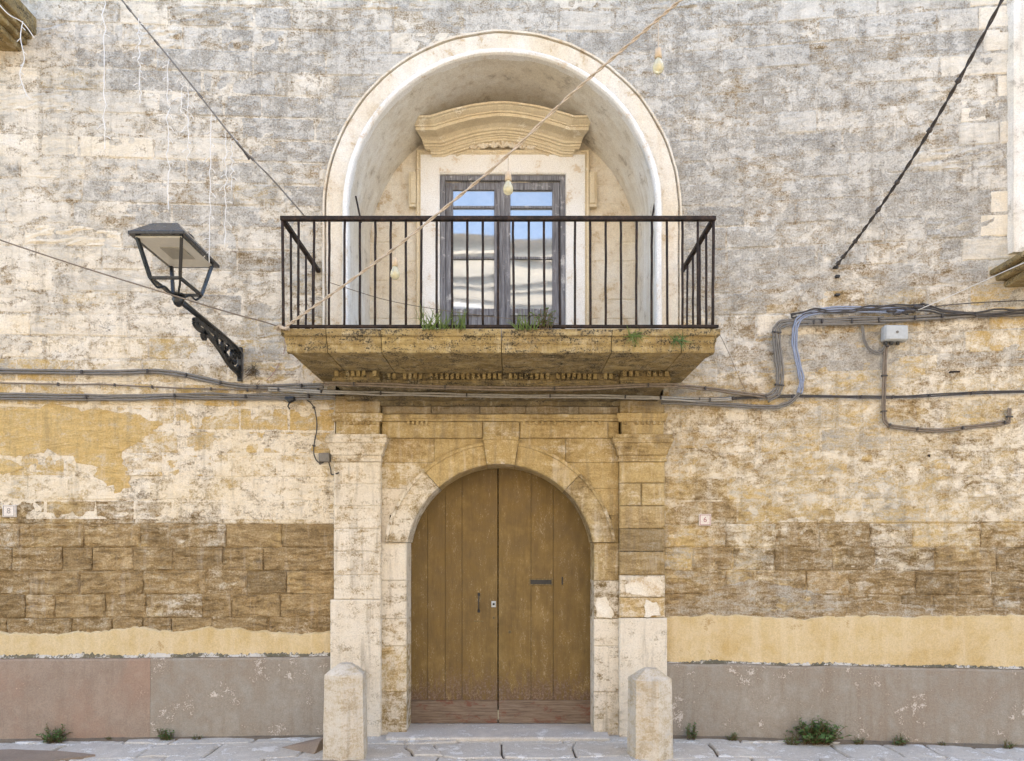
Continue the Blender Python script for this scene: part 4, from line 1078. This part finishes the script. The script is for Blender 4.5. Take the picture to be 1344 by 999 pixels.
# scrolled bracket plate: outline and curls in the plane square to the wall
def LP(px, py):   # pixel in the plane x = LX
    d = LX*FP/(px-CX); return Vector((LX, d-DIST, EYE+(CY-py)*d/FP))
m = MB(); th = .022
def flat(pts, wd, k=6):
    pts = smoothpts(pts, k)
    for a, b in zip(pts, pts[1:]): m.bar(a, b+(b-a)*.15, th, wd*2.0, (0, 0, 1))
zt_ = 3.495
flat([(LX, YWL-.02, 3.27), (LX, -.12, 3.30), (LX, -.32, 3.33), (LX, -.52, 3.40), (LX, -.74, 3.455), (LX, -.92, 3.45), (LX, -1.0, 3.475), (LX, -.96, 3.505), (LX, -.90, 3.49)], .020)
flat([(LX, -.06, zt_), (LX, -.5, zt_+.008), (LX, -.9, zt_+.01)], .014)
def spiral(cy_, cz_, r0_, turns, a0, sgn=1): 
    flat([(LX, cy_+sgn*math.cos(a0+t)*r0_*(1-.8*t/(turns*6.283)), cz_+math.sin(a0+t)*r0_*(1-.8*t/(turns*6.283))) for t in [turns*6.283*i/12 for i in range(13)]], .013, 3)
spiral(-.20, 3.405, .075, 1.4, .5); spiral(-.42, 3.435, .05, 1.3, 2); spiral(-.58, 3.452, .034, 1.3, 1); spiral(-.09, 3.35, .035, 1.2, 3); spiral(-.82, 3.43, .04, 1.4, 3.2); spiral(-.30, 3.36, .03, 1.2, 0)
flat([(LX, -.06, 3.44), (LX, -.14, 3.47), (LX, -.30, 3.475), (LX, -.36, 3.44)], .012); flat([(LX, -.33, 3.335), (LX, -.36, 3.39), (LX, -.48, 3.40), (LX, -.52, 3.44)], .012)
m.build('scroll_bracket', 'iron', lan)
m = MB().box(LX-.022, LX+.022, YWL-.03, YWL+.01, 3.235, 3.545); m.build('wall_plate', 'iron', lan, bevel=.006)
m = MB().tube(smoothpts([(LX+.03, YWL-.03, 3.24), (LX+.036, YWL-.035, 3.4), (LX+.026, YWL-.03, 3.49), (LX+.02, -.3, 3.53), (LX+.02, -.8, 3.55), (LX+.015, -1.2, 3.57)]), .005, 6); m.build('supply_wire', 'cable_grey', lan)

# ------------------------------------------------------------------ cables along the wall
def cable(name, label, pts, r, mat, group=None, clips=0, cat='cable', k=6, wob=.003, strands=1, seed=0, parts=None, twist=0):
    m = MB(); base = smoothpts(pts, k); nn = len(base)
    for s_ in range(strands):
        q = []
        for i, p in enumerate(base):
            d = (base[min(i+1, nn-1)]-base[max(i-1, 0)]).normalized(); u = d.cross(Vector((0, 1, 0))); u = u.normalized() if u.length > .1 else Vector((1, 0, 0)); v = d.cross(u)
            if twist: a = i*twist+s_*2*math.pi/strands; o_ = (u*math.cos(a)+v*math.sin(a))*r*1.05
            else: o_ = u*(s_-(strands-1)/2)*r*2.1+u*wob*2*nz(i*.31, s_*3.3, seed)+v*wob*nz(i*.27, s_*5.1, seed+2)
            q.append(p+o_)
        m.tube(q, r, 6)
    o = m.build(name, mat, smooth=True); tag(o, label, cat, group)
    if clips:
        L = len(base)-1
        for c_ in range(clips):
            i = int((c_+.5)*L/clips); p = base[i]; d = (base[min(i+1, L)]-p).normalized(); rr = r*(1+.95*(strands-1))+.004
            mm = MB().bar(p-d*.006, p+d*.006, rr*2+.003, .012+r*2); mm.build('clip', 'cable_dark', o)
    return o
WO = -.035
def wp(*pts, off=WO): return [W(a, b, off) for a, b in pts]
def under(*pts, y=-.2): return [P(a, b, y) for a, b in pts]
GL = None
cable('wall_cable', 'upper pair of grey cables on the left wall sagging behind the lantern bracket', wp((-70, 486), (60, 488), (130, 489), (205, 488), (245, 493), (290, 503), (330, 508))+[W(380, 507, -.06)]+under((425, 506.5)), .011, 'cable_grey', clips=7, strands=2, seed=1)
cable('wall_cable', 'thin brown cable clipped along the left wall between two grey bundles', wp((-70, 501), (60, 504), (140, 505), (200, 508), (290, 511), (340, 512))+[W(390, 512, -.05)]+under((440, 512)), .007, 'cable_brown', clips=8, seed=2)
cable('wall_cable', 'lowest grey cable bundle along the left wall above the ochre plaster', wp((-70, 520), (60, 521), (140, 522), (230, 520), (310, 521))+[W(385, 521, -.06)]+under((440, 520)), .010, 'cable_grey', clips=5, strands=3, seed=3, wob=.006)
cable('wall_cable', 'pale grey cable strung straight across the portal under the balcony dentils', wp((352, 511), (385, 512.5), off=-.07)+under((432, 514.5), (500, 516.5), (580, 518), (680, 520), (760, 520), (830, 521.5), (866, 522.5), y=-.27)+wp((915, 525), (960, 524), off=-.06), .009, 'cable_pale', clips=8, strands=2, seed=4)
cable('wall_cable', 'brown cable sagging tight below the balcony soffit', under((425, 504), (490, 505), (570, 508), (660, 510), (760, 510), (840, 506), (890, 506), y=-.5), .009, 'cable_brown', clips=4, strands=2, seed=5)
cable('wall_cable', 'grey brown bundle running from the balcony corner to the corner of upright cables', under((886, 506.5))+[W(925, 510, -.08)]+wp((970, 516), (1005, 520), (1020, 519), off=-.045), .009, 'cable_brown', strands=2, seed=6, clips=2)
cable('wall_cable', 'long thin dark cable crossing the right wall below the junction box', under((870, 523.5))+[W(905, 524, -.07)]+wp((950, 523), (1040, 520), (1130, 521), (1180, 521), (1240, 518), (1300, 515), (1420, 513)), .0065, 'cable_dark', clips=9, strands=2, seed=7, wob=.002)
cable('wall_cable', 'lowest drooping grey cables right of the portal curving up into blue leads', under((868, 528))+[W(905, 529, -.08)]+wp((960, 532), (1010, 534.5), (1028, 532), (1040, 526), (1049, 516), off=-.05), .009, 'cable_grey', strands=2, seed=8)
cable('wall_cable', 'upright blue grey cable loop beside the grey bundle on the right wall', wp((1049, 516), (1052, 500), (1048, 480), (1043, 455), (1044, 432), (1050, 418), (1068, 410), (1100, 406), (1150, 407), (1190, 408), off=-.055), .0085, 'cable_blue', strands=3, seed=9, wob=.004)
cable('wall_cable', 'upright bundle of grey cables turning the corner on the right wall', wp((1006, 524), (1020, 514), (1024, 495), (1022, 470), (1019, 445), (1021, 430), (1032, 424), (1060, 422.5), (1100, 422), (1160, 420), off=-.05), .009, 'cable_grey', strands=4, seed=10, wob=.006, clips=3)
cable('wall_cable', 'thick grey conduit running to the right edge above the junction box', wp((1060, 424), (1130, 421.5), (1200, 418), (1280, 413.5), (1420, 409), off=-.045), .012, 'cable_grey', strands=2, seed=11, clips=7)
cable('wall_cable', 'slack dark cable tangle along the top of the cable run on the right wall', wp((1038, 414), (1070, 408), (1110, 408), (1160, 403), (1210, 405), (1260, 411), (1330, 410), (1420, 406), off=-.06), .0075, 'cable_dark', strands=3, seed=12, wob=.014)
cable('wall_cable', 'thin black wire rising to the right edge under the stone bracket', wp((1180, 407), (1230, 402), (1290, 397), (1420, 392), off=-.05), .004, 'cable_dark', seed=13)
cable('wall_cable', 'grey loop of cable hanging from the run into the junction box', wp((1132, 424), (1134, 445), (1140, 457), (1150, 463), (1158, 460), (1163, 451), off=-.04), .007, 'cable_grey', strands=2, seed=14)
cable('wall_cable', 'grey brown cable dropping from the junction box then running right', wp((1165, 452), (1162, 462), (1160.5, 500), (1160, 540), (1164, 556), (1180, 561), (1230, 565), (1270, 561), (1318, 555), (1324, 552), (1325, 536), off=-.035), .009, 'cable_brown', strands=2, seed=15, clips=8, wob=.002)
cable('wall_cable', 'thin dark lead dropping from the cables to the small box by the left pilaster', wp((400, 522), (412, 535), (416, 560), (412, 585), (413, 600), (420, 608), (427, 605), off=-.03), .006, 'cable_dark', seed=16, clips=3)
cable('wall_cable', 'reddish hair thin wire from the balcony corner down the left wall', [P(374, 445, -.9)]+wp((373, 462), (362, 485), (350, 500), off=-.04), .0022, 'red', seed=17)
cable('wall_cable', 'fine pale wire falling from the right end of the balcony slab', [P(943, 436, -1.0)]+[W(956, 462, -.3)]+wp((972, 500), (982, 520), off=-.04), .0022, 'cable_brown', seed=18)
# dark knot of taped joints
m = MB()
for px_, py_, s_ in ((1170, 408, .03), (1178, 412, .025), (1195, 408, .035), (1206, 403, .03), (1214, 400, .022), (1188, 411, .022)):
    c_ = W(px_, py_, -.07); a_ = rs.uniform(-.5, .3); d_ = Vector((math.cos(a_), 0, math.sin(a_)))*s_*1.5
    m.tube([c_-d_, c_-d_*.5, c_, c_+d_*.5, c_+d_], [s_*.3, s_*.55, s_*.4, s_*.6, s_*.2], 7)
m.rough(.006, 20, 2); tag(m.build('cable_joint', 'cable_dark', smooth=True), 'dark taped knot of cable joints above the junction box', 'cable joint')
# white wires
cable('white_wire', 'white wire slanting up from the cable knot to the stone bracket at the right edge', [W(1205, 407, -.07), W(1262, 382, -.2), P(1344, 345, -.95), P(1460, 295, -1.3)], .0035, 'cable_white', seed=19, wob=0)
cable('thin_wire', 'thin brown wire sagging from the left edge past the lantern to the balcony corner', [P(-80, 285, -1.2), P(0, 315, -1.3), P(90, 345, -1.4), P(150, 364, -1.45), P(215, 384, -1.62), P(300, 410, -1.3), P(345, 422, -1.15), P(372, 431, -1.07)], .0052, 'cable_brown', seed=20, wob=0)
cable('thin_wire', 'hair thin wire drooping inside the railing across the balcony door', [P(430, 370, -.9), P(500, 392, -.8), P(560, 404, -.7), P(640, 415, -.6), P(735, 425, -.5)], .0028, 'cable_brown', seed=22, wob=0)
# thick dark cable swinging in from the street
sb = [W(1096, 351, -.02)]; e0 = P(1305, 0, -2.0)
pp = [sb[0]+(e0-sb[0])*t-Vector((0, 0, .16*math.sin(math.pi*min(1, t*.8)))) for t in (0, .2, .4, .6, .8, 1, 1.25, 1.5)]
hc = cable('street_cable', 'heavy dark twisted cable descending from the top right to a wall anchor', pp, .0068, 'cable_dark', strands=2, twist=.9, k=14)
sp_ = smoothpts(pp, 14)
for i in (3, 6, 12, 24, 33, 47, 58): 
    p = sp_[i]; d = (sp_[i+1]-p).normalized(); mm = MB().tube([p-d*.02, p-d*.008, p+d*.008, p+d*.02], [.010, .02, .018, .010], 7); mm.bar(p, p+Vector((-.03, -.01, -.012)), .007); mm.build('cable_tie', 'cable_dark', hc)
for px_, py_ in ((1096, 352), (1098, 364), (1098, 388)):
    c_ = W(px_, py_); MB().box(c_.x-.018, c_.x+.018, c_.y-.03, c_.y+.01, c_.z-.008, c_.z+.010).build('wall_anchor', 'dark', hc)

# ------------------------------------------------------------------ boxes, plates and small fixings
c0 = W(1171, 440); jb = tag(empty('junction_box', (c0.x, c0.y, c0.z-.075)), 'grey plastic junction box on the right wall', 'junction box')
m = MB().box(c0.x-.105, c0.x+.105, c0.y-.075, c0.y+.01, c0.z-.068, c0.z+.072); o = m.build('housing', 'plastic', jb, bevel=.02); 
MB().box(c0.x-.095, c0.x+.095, c0.y-.083, c0.y-.0755, c0.z-.058, c0.z+.062).build('lid', 'plastic', jb, bevel=.004)
MB().tube([(c0.x+.002, c0.y-.0865, c0.z+.004), (c0.x+.002, c0.y-.083, c0.z+.004)], .012, 10).build('lid_screw', 'cable_grey', jb)
m = MB()
for dx in (-.08, -.03, .03): m.tube([(c0.x+dx, c0.y-.035, c0.z-.07), (c0.x+dx, c0.y-.035, c0.z-.095)], .016, 8)
m.build('cable_gland', 'dark', jb)
c0 = W(428, 602); m = MB().box(c0.x-.055, c0.x+.045, c0.y-.06, c0.y+.01, c0.z-.035, c0.z+.045); sbx = m.build('sensor_box', 'cable_grey', bevel=.008)
tag(sbx, 'small grey cable box beside the left capital of the portal', 'cable box')
MB().tube(smoothpts([(c0.x+.03, c0.y-.03, c0.z-.03), (c0.x+.05, c0.y-.03, c0.z-.1), (c0.x+.06, c0.y-.03, c0.z-.15), (c0.x+.14, c0.y-.1, c0.z-.14)]), .006, 6).build('lead', 'cable_dark', sbx)
c0 = W(381, 525, -.06); m = MB().tube([c0+Vector((-.05, 0, .02)), c0, c0+Vector((.045, -.02, .01))], [.012, .034, .02], 8); m.tube([c0, c0+Vector((-.02, -.01, -.06)), c0+Vector((-.0, -.01, -.085))], .007, 6)
m.rough(.004, 20, 2); tag(m.build('cable_clamp', 'dark'), 'small black clamp hanging from the cables left of the portal', 'clamp')
def plaque(px, py, num, label, mat_edge, s_, dx=0):
    c_ = W(px, py); a = wang(c_.x); e = tag(empty('number_plaque', c_), label, 'number plaque')
    e.rotation_euler = (0, 0, a)
    def loc(m, nm, mt, bv=0):
        me = m.mesh(nm, mt); o = bpy.data.objects.new(nm, me); COL.objects.link(o); o.parent = e
        if bv: b = o.modifiers.new('bevel', 'BEVEL'); b.width = bv; b.segments = 2
        return o
    h = s_; loc(MB().box(-h, h, -.022, .012, -h*.97, h*.97), 'tile', 'plaque', .004)
    m = MB(); q = h*.86; t = h*.09; y0, y1 = -.0245, -.0215
    m.box(-q, q, y0, y1, q-t, q); m.box(-q, q, y0, y1, -q, -q+t); m.box(-q, -q+t, y0, y1, -q+t, q-t); m.box(q-t, q, y0, y1, -q+t, q-t)
    loc(m, 'border', mat_edge)
    cu = bpy.data.curves.new('numeral', 'FONT'); cu.body = num; cu.size = h*1.25; cu.align_x = 'CENTER'; cu.align_y = 'CENTER'; cu.extrude = .0012
    to = bpy.data.objects.new('numeral', cu); COL.objects.link(to); bpy.context.view_layer.update()
    me = bpy.data.meshes.new_from_object(to.evaluated_get(bpy.context.evaluated_depsgraph_get())); bpy.data.objects.remove(to)
    me.materials.clear(); me.materials.append(M[mat_edge]); o = bpy.data.objects.new('numeral', me); COL.objects.link(o); o.parent = e
    o.rotation_euler = (R(90), 0, 0); o.location = (0, -.0232, 0)
plaque(13.5, 671, '8', 'small square house number tile reading 8 on the left wall', 'inkgrey', .056)
plaque(925, 682.5, '6', 'small square house number tile reading 6 right of the portal', 'red', .054)
# iron pins and hooks in the wall
pins = [((1246, 489), (1, -.2), 'short rusty iron pin below and right of the junction box', .05), ((1218, 598), (-.6, -.3), 'short rusty iron pin low on the right wall near the cable end', .05), ((442, 624), (1, .1), 'thin rusty iron pin below the small grey cable box', .10), ((1341, 35), (.6, .8), 'rusty iron pin high at the right edge', .05)]
for (px_, py_), d_, lb, L_ in pins:
    c_ = W(px_, py_); e_ = c_+Vector((d_[0]*L_, -.07, d_[1]*L_)); m = MB().tube([c_+Vector((0, .03, 0)), c_+Vector((0, -.02, 0)), e_], .008, 6); tag(m.build('iron_pin', 'rail'), lb, 'iron pin')
for px_, lb, e_ in ((467, 'thin iron rod leaning in the left reveal of the niche', (474, 292)), (862, 'thin iron rod leaning in the right reveal of the niche', (855, 290))):
    m = MB().tube([P(px_, 258 if px_ < 600 else 254, .05), P(e_[0], e_[1], -.03)], .009, 6); tag(m.build('iron_rod', 'rail'), lb, 'iron rod')
c0 = W(333, 490); m = MB()
rr2 = random.Random(2)
for i in range(46):
    a = rr2.uniform(0, 6.28); d_ = Vector((math.cos(a), -.5*rr2.random(), math.sin(a)*.7))*rr2.uniform(.05, .11); p0 = c0+Vector((rr2.uniform(-.03, .03), -.03, rr2.uniform(-.03, .03))); m.tube([p0, p0+d_*.5+Vector((0, 0, .02)), p0+d_], .0022, 3)
tag(m.build('dry_tuft', 'dry'), 'dry grey brown plant tuft rooted beside the lantern bracket', 'plant')

# ------------------------------------------------------------------ festoon cord with bulbs
fpx = [(371, 432, -1.08), (400, 411, -1.14), (455, 372, -1.24), (519, 325, -1.36), (590, 268, -1.5), (664, 206, -1.66), (745, 128, -1.85), (800, 80, -1.98), (858, 30, -2.12), (905, -10, -2.25), (985, -80, -2.45), (1080, -165, -2.7)]
fp = [P(*q) for q in fpx]
fc = cable('festoon_cable', 'beige twisted festoon cord rising from the balcony corner to the top right', fp, .0056, 'rope', strands=2, twist=.55, k=22, cat='cable')
m = MB()
for i in range(60):
    t = i/60; a = t*6*6.283; m.v.append((0, 0, 0))
m = MB(); c0 = P(369, 431, -1.09)
for s_ in range(4):
    m.tube([c0+Vector((math.cos(a)*.035+s_*.008, math.sin(a)*.03, .012*math.sin(a*1.7+s_))) for a in [6.283*i/14 for i in range(15)]], .006, 6)
m.build('knot', 'rope', fc)
def bulb(px, py0, py1, y_, label):
    top = P(px, py0, y_); sc = (DIST+y_)/FP; L_ = (py1-py0)*sc
    e = tag(empty('festoon_bulb', top-Vector((0, 0, L_))), label, 'light bulb', 'bulbs on the festoon cord')
    H = .16; z0 = L_-.0
    MB().tube([top, top-Vector((0, 0, max(.01, L_-H)))], .0032, 5).build('lead', 'rope', e)
    m = MB().lathe([(.008, L_-(L_-H)-.0), (.02, H-.006), (.022, H-.03), (.0235, H-.06), (.018, H-.066)], wloc(e), 12); m.build('socket', 'socket', e, smooth=True)
    m = MB().lathe([(.017, H-.066), (.022, H-.08), (.033, H-.105), (.036, H-.122), (.031, H-.142), (.018, H-.155), (.004, 0)], wloc(e), 14); m.build('glass_bulb', 'bulb', e, smooth=True)
bulb(864, 26, 97, -2.13, 'festoon bulb hanging highest, against the grey wall right of the arch')
bulb(667, 205, 256, -1.665, 'festoon bulb hanging in front of the balcony door')
bulb(518.5, 326, 367, -1.36, 'festoon bulb hanging lowest, in front of the left railing bars')

# ------------------------------------------------------------------ icicle light wire
ip = [P(371, 285, -1.06), P(400, 272, -1.12), P(358, 236, -1.15), P(310, 186, -1.2), P(250, 110, -1.28), P(180, 25, -1.38), P(150, -12, -1.42), P(80, -95, -1.55)]
il = tag(empty('icicle_lights', P(371, 285, -1.06)), 'white icicle light wire slanting from the top left to the railing corner', 'string lights')
m = MB(); q = smoothpts([P(400, 284, -1.05)]+ip[2:], 10); m.tube(q, .0062, 6); m.tube([p+Vector((.010*nz(i*.3, 1), -.008, .014*nz(i*.4, 2))) for i, p in enumerate(q)], .0036, 5); m.build('wire', 'cable_grey', il)
m = MB()
for t in (.27, .33, .47, .60, .72):
    p = q[int(t*(len(q)-1))]; d = (q[int(t*(len(q)-1))+1]-p).normalized(); m.tube([p-d*.02, p+d*.02], .009, 6)
m.tube([P(310, 186, -1.2), P(320, 198, -1.19), P(327, 209, -1.18)], .009, 6)
m.build('wire_tie', 'cable_dark', il)
rr2 = random.Random(6)
def strand(px, py0, py1, y_):
    m = MB(); n = 26; p0, p1 = P(px, py0, y_), P(px+rr2.uniform(-3, 3), py1, y_); pts = []
    for i in range(n+1):
        t = i/n; pts.append(p0+(p1-p0)*t+Vector((.02*nz(t*13, px), .02*nz(t*13, px, 4), 0)))
    m.tube(pts, .0032, 5)
    for i in range(2, n, 2):
        if rr2.random() < .3: continue
        a = rr2.choice((-1, 1)); L_ = rr2.uniform(.03, .075); p = pts[i]; e_ = p+Vector((a*L_*.7, rr2.uniform(-.02, .02), -L_*rr2.uniform(.1, .9)))
        m.tube([p, (p+e_)/2+Vector((0, 0, .008)), e_], [.0026, .0026, .0042], 4)
    m.build('light_strand', 'cable_white', il)
for a in ((182, 30, 135, -1.38), (220, 76, 275, -1.3), (247, 112, 212, -1.27), (277, 148, 345, -1.24), (297, 176, 325, -1.21), (304, 182, 250, -1.2), (136, -15, 196, -1.45), (240, 100, 150, -1.28)): strand(a[0], a[1]-6, *a[2:])
il2 = tag(empty('icicle_lights', P(30, 20, -.6)), 'short white icicle light strand hanging from the stone bracket at top left', 'string lights')
m = MB(); m.tube(smoothpts([P(-10, -5, -.8), P(10, 18, -.75), P(30, 30, -.7), P(45, 50, -.65)]), .004, 5); m.build('wire', 'cable_white', il2)
m = MB(); pts = smoothpts([P(30, 28, -.7), P(27, 50, -.7), P(32, 78, -.7), P(26, 98, -.7), P(35, 125, -.7)], 5); m.tube(pts, .0034, 5)
for i in range(2, len(pts), 3): m.tube([pts[i], pts[i]+Vector((.03*(-1)**i, 0, -.03))], .003, 4)
m.build('light_strand', 'cable_white', il2)

# ------------------------------------------------------------------ neighbours' stone brackets at the picture's edges
def stepped(name, label, x0, x1, y_out, ztop, steps, rgt):
    e = tag(empty(name, ((x0+x1)/2, yw((x0+x1)/2), ztop-.4)), label, 'cornice')
    z = ztop
    for i, (inset, h) in enumerate(steps):
        a, b = (x0+inset, x1) if rgt else (x0, x1-inset); m = MB(); yb = yw(a if rgt else b)+.05; yf_ = yw(a if rgt else b)-y_out+inset*1.1
        n = 8; 
        path = [(b if not rgt else x1, yb), (b if not rgt else x1, yf_)]
        m.box(a, b, yf_, yb+.4, z-h+.0015, z); m.build('moulding', 'balcony', e, (.5, .35, .25, .35), bevel=.012); z -= h
    return e
stepped('stone_cornice', 'stained stone bracket jutting in at the top left edge', -5.6, XP(10, -.5), .5, ZP(12, -.5)+.2, ((0, .16), (.04, .04), (.08, .05), (.13, .06)), False)
xb0 = W(1302, 360).x
stepped('stone_cornice', 'grey stone bracket end at the right edge above the cables', xb0-.02, 5.3, .42, W(1310, 345).z-.06, ((0, .05), (.05, .05), (.12, .06)), True)
# plaster pilaster strip at the right edge
c0 = W(1322, 300); e = tag(empty('plaster_strip', (c0.x+.3, c0.y, ZP(335))), 'cream plaster strip standing proud of the grey wall at the right edge', 'pilaster')
m = MB(); xs = [c0.x+.0+i*.06 for i in range(20)]; z0, z1 = W(1322, 334).z, 7.4
for zq in range(41):
    z = z0+(z1-z0)*zq/40
    for j, x in enumerate([c0.x+.012*nz(z*3, 1), c0.x+.02, c0.x+.3, c0.x+.7, c0.x+1.3]):
        m.v.append((x, yw(x)-(.0 if j == 0 else .05)+.003*nz(z*4, x), z))
for i in range(40):
    for j in range(4): m.f.append((i*5+j, i*5+j+1, i*5+6+j, i*5+5+j))
b0 = len(m.v); m.f.append((0, 1, 2, 3, 4)[::-1]); m.build('plaster_face', 'reveal', e)

# ------------------------------------------------------------------ weeds
def weed(name, base, size, n, label, kind, group, seed, spreadv=1.0, hang=False, mat='leaf'):
    r_ = random.Random(seed); m = MB(); st = MB(); base = Vector(base)
    for i in range(n):
        a = r_.uniform(0, 6.283); lean = r_.uniform(.1, .9)*spreadv; L_ = size*r_.uniform(.45, 1)
        d = Vector((math.cos(a)*lean, math.sin(a)*lean*.7-.12, 1 if not hang else r_.uniform(-.8, .9))).normalized(); side_ = d.cross(Vector((r_.uniform(-1, 1), r_.uniform(-1, 1), r_.uniform(-.3, .3)))).normalized()
        o_ = base+Vector((r_.uniform(-.35, .35)*size*spreadv, r_.uniform(-.12, .12)*size, 0))
        pts = [o_+d*L_*t+Vector((0, 0, -L_*.35*t*t*lean)) for t in (0, .33, .66, 1)]
        if kind == 'grass':
            w_ = .003+size*.007
            vs = []
            for p, ww in zip(pts, (1, .9, .55, .05)): vs += [p-side_*w_*ww, p+side_*w_*ww]
            m.add(vs, [(0, 1, 3, 2), (2, 3, 5, 4), (4, 5, 7, 6)])
        else:
            st.tube(pts, .0028, 3)
            for j in range(7):
                t = .2+.8*j/6; p = pts[0]+(pts[3]-pts[0])*t+Vector((0, 0, L_*.12*math.sin(t*3))); b_ = r_.uniform(0, 6.283); ld = Vector((math.cos(b_), math.sin(b_), r_.uniform(-.3, .6))).normalized(); ls_ = size*r_.uniform(.10, .19); sv = ld.cross(d)
                sv = sv.normalized() if sv.length > .1 else Vector((1, 0, 0)); up = Vector((0, 0, ls_*.12))
                m.add([p, p+ld*ls_*.4+sv*ls_*.28+up, p+ld*ls_, p+ld*ls_*.4-sv*ls_*.28+up, p+ld*ls_*.45], [(0, 1, 4), (1, 2, 4), (2, 3, 4), (3, 0, 4)])
    e = tag(empty(name, base), label, 'weed', group)
    m.build('leaves' if kind != 'grass' else 'blades', mat, e)
    if st.v: st.build('stems', 'dry', e)
gp = 'weeds along the foot of the wall'
def foot(px, off=.05): 
    x = W(px, 975).x; return (x, yw(x)-.06-off, -.01)
weed('weed', foot(82), .19, 46, 'leafy green weed at the foot of the reddish dado, farthest left', 'leaf', gp, 1, 1.2)
weed('weed', foot(226), .15, 34, 'leafy green weed at the dado foot, middle of the left three', 'leaf', gp, 2)
weed('weed', foot(264), .08, 14, 'tiny green weed at the dado foot, nearest the left bollard of the left three', 'leaf', gp, 3)
weed('weed', foot(903), .17, 18, 'upright green weed at the dado foot right beside the right bollard', 'leaf', gp, 4, .6)
weed('weed', foot(958), .10, 22, 'low green weed at the dado foot between the right bollard and the big bush', 'leaf', gp, 5)
weed('weed', foot(1062, .08), .27, 120, 'largest bushy green weed at the foot of the right dado', 'leaf', gp, 6, 1.25)
weed('weed', foot(1120), .10, 16, 'small green weed just right of the largest bush', 'leaf', gp, 7)
weed('weed', foot(1172), .13, 26, 'green weed at the right dado foot, second from the right edge', 'leaf', gp, 8)
weed('weed', foot(1312), .10, 18, 'small green weed at the dado foot, farthest right', 'leaf', gp, 9)
weed('weed', foot(150, .02), .06, 14, 'tiny weed between the first two left weeds at the dado foot', 'leaf', gp, 31)
weed('weed', foot(1230, .02), .06, 14, 'tiny weed between the two rightmost weeds at the dado foot', 'leaf', gp, 32)
weed('weed', foot(1030, .12), .12, 30, 'low weed leaning on the left side of the largest bush', 'leaf', gp, 33, 1.3)
gb = 'weeds growing on the balcony edge'
weed('weed', P(572, 433, -1.09), .26, 44, 'tall grassy weed on the balcony edge in front of the door surround', 'grass', gb, 21, 1.1, mat='grassleaf')
weed('weed', P(603, 433, -1.09), .22, 24, 'grassy weed on the balcony edge below the left glass leaf', 'grass', gb, 22, .8, mat='grassleaf')
weed('weed', P(690, 433, -1.09), .2, 36, 'grassy weed on the balcony edge below the right glass leaf', 'grass', gb, 23, 1.2, mat='grassleaf')
weed('weed', P(716, 432, -1.09), .19, 18, 'leafy weed on the balcony edge right of the glass door', 'leaf', gb, 24, .7, mat='grassleaf')
weed('weed', P(640, 433, -1.02), .06, 20, 'short tuft on the balcony edge under the middle of the glass door', 'grass', gb, 27, 1.4, mat='grassleaf')
weed('weed', P(832, 441, -1.085), .12, 34, 'green weed hanging from the balcony moulding between door and right corner', 'grass', gb, 25, 1.0, True, mat='grassleaf')
weed('weed', P(890, 447, -1.085), .11, 36, 'bushy green weed sprouting from the balcony moulding near its right corner', 'grass', gb, 26, 1.0, True, mat='leaf')
weed('weed', P(125, 452, -.0)+Vector((0, -.02, 0)), .035, 40, 'row of dry moss in the wall joint below the lantern', 'grass', None, 28, 9, mat='dry')

# ------------------------------------------------------------------ the house across the street (behind the camera, seen in the panes)
op = tag(empty('opposite_house', (0, -8, 0)), 'sunlit cream house front mirrored in the balcony door panes', 'house')
MB().box(-13, 13, -14, -8.0, -.05, 8.3).build('wall', 'opp', op)
m = MB().sweep([(13, -8.001), (-13, -8.001)][::-1], [(-.1, 0), (-.0, 0), (.05, .05), (.06, .12), (.18, .2), (.2, .3), (.32, .36), (.34, .5), (-.1, .52)], lambda x, y_, h: (x, -16.002-y_, 8.29+h))
m.build('cornice', 'opp', op)
for z_, h_, d_ in ((4.6, .18, .1), (7.3, .09, .07), (7.62, .06, .05), (7.8, .16, .12)): MB().box(-13, 13, -8.002, -8+d_, z_, z_+h_).build('string_course', 'opp', op)
for x in (-8, -4.6, -1.2, 2.2, 5.6, 9):
    wn_ = MB().box(x-.62, x+.62, -8.002, -7.94, 5.0, 7.2); wn_ = wn_.build('window', 'white', op)
    MB().box(x-.5, x+.5, -7.9395, -7.93, 5.0, 7.1).build('shutter', 'timber', wn_)
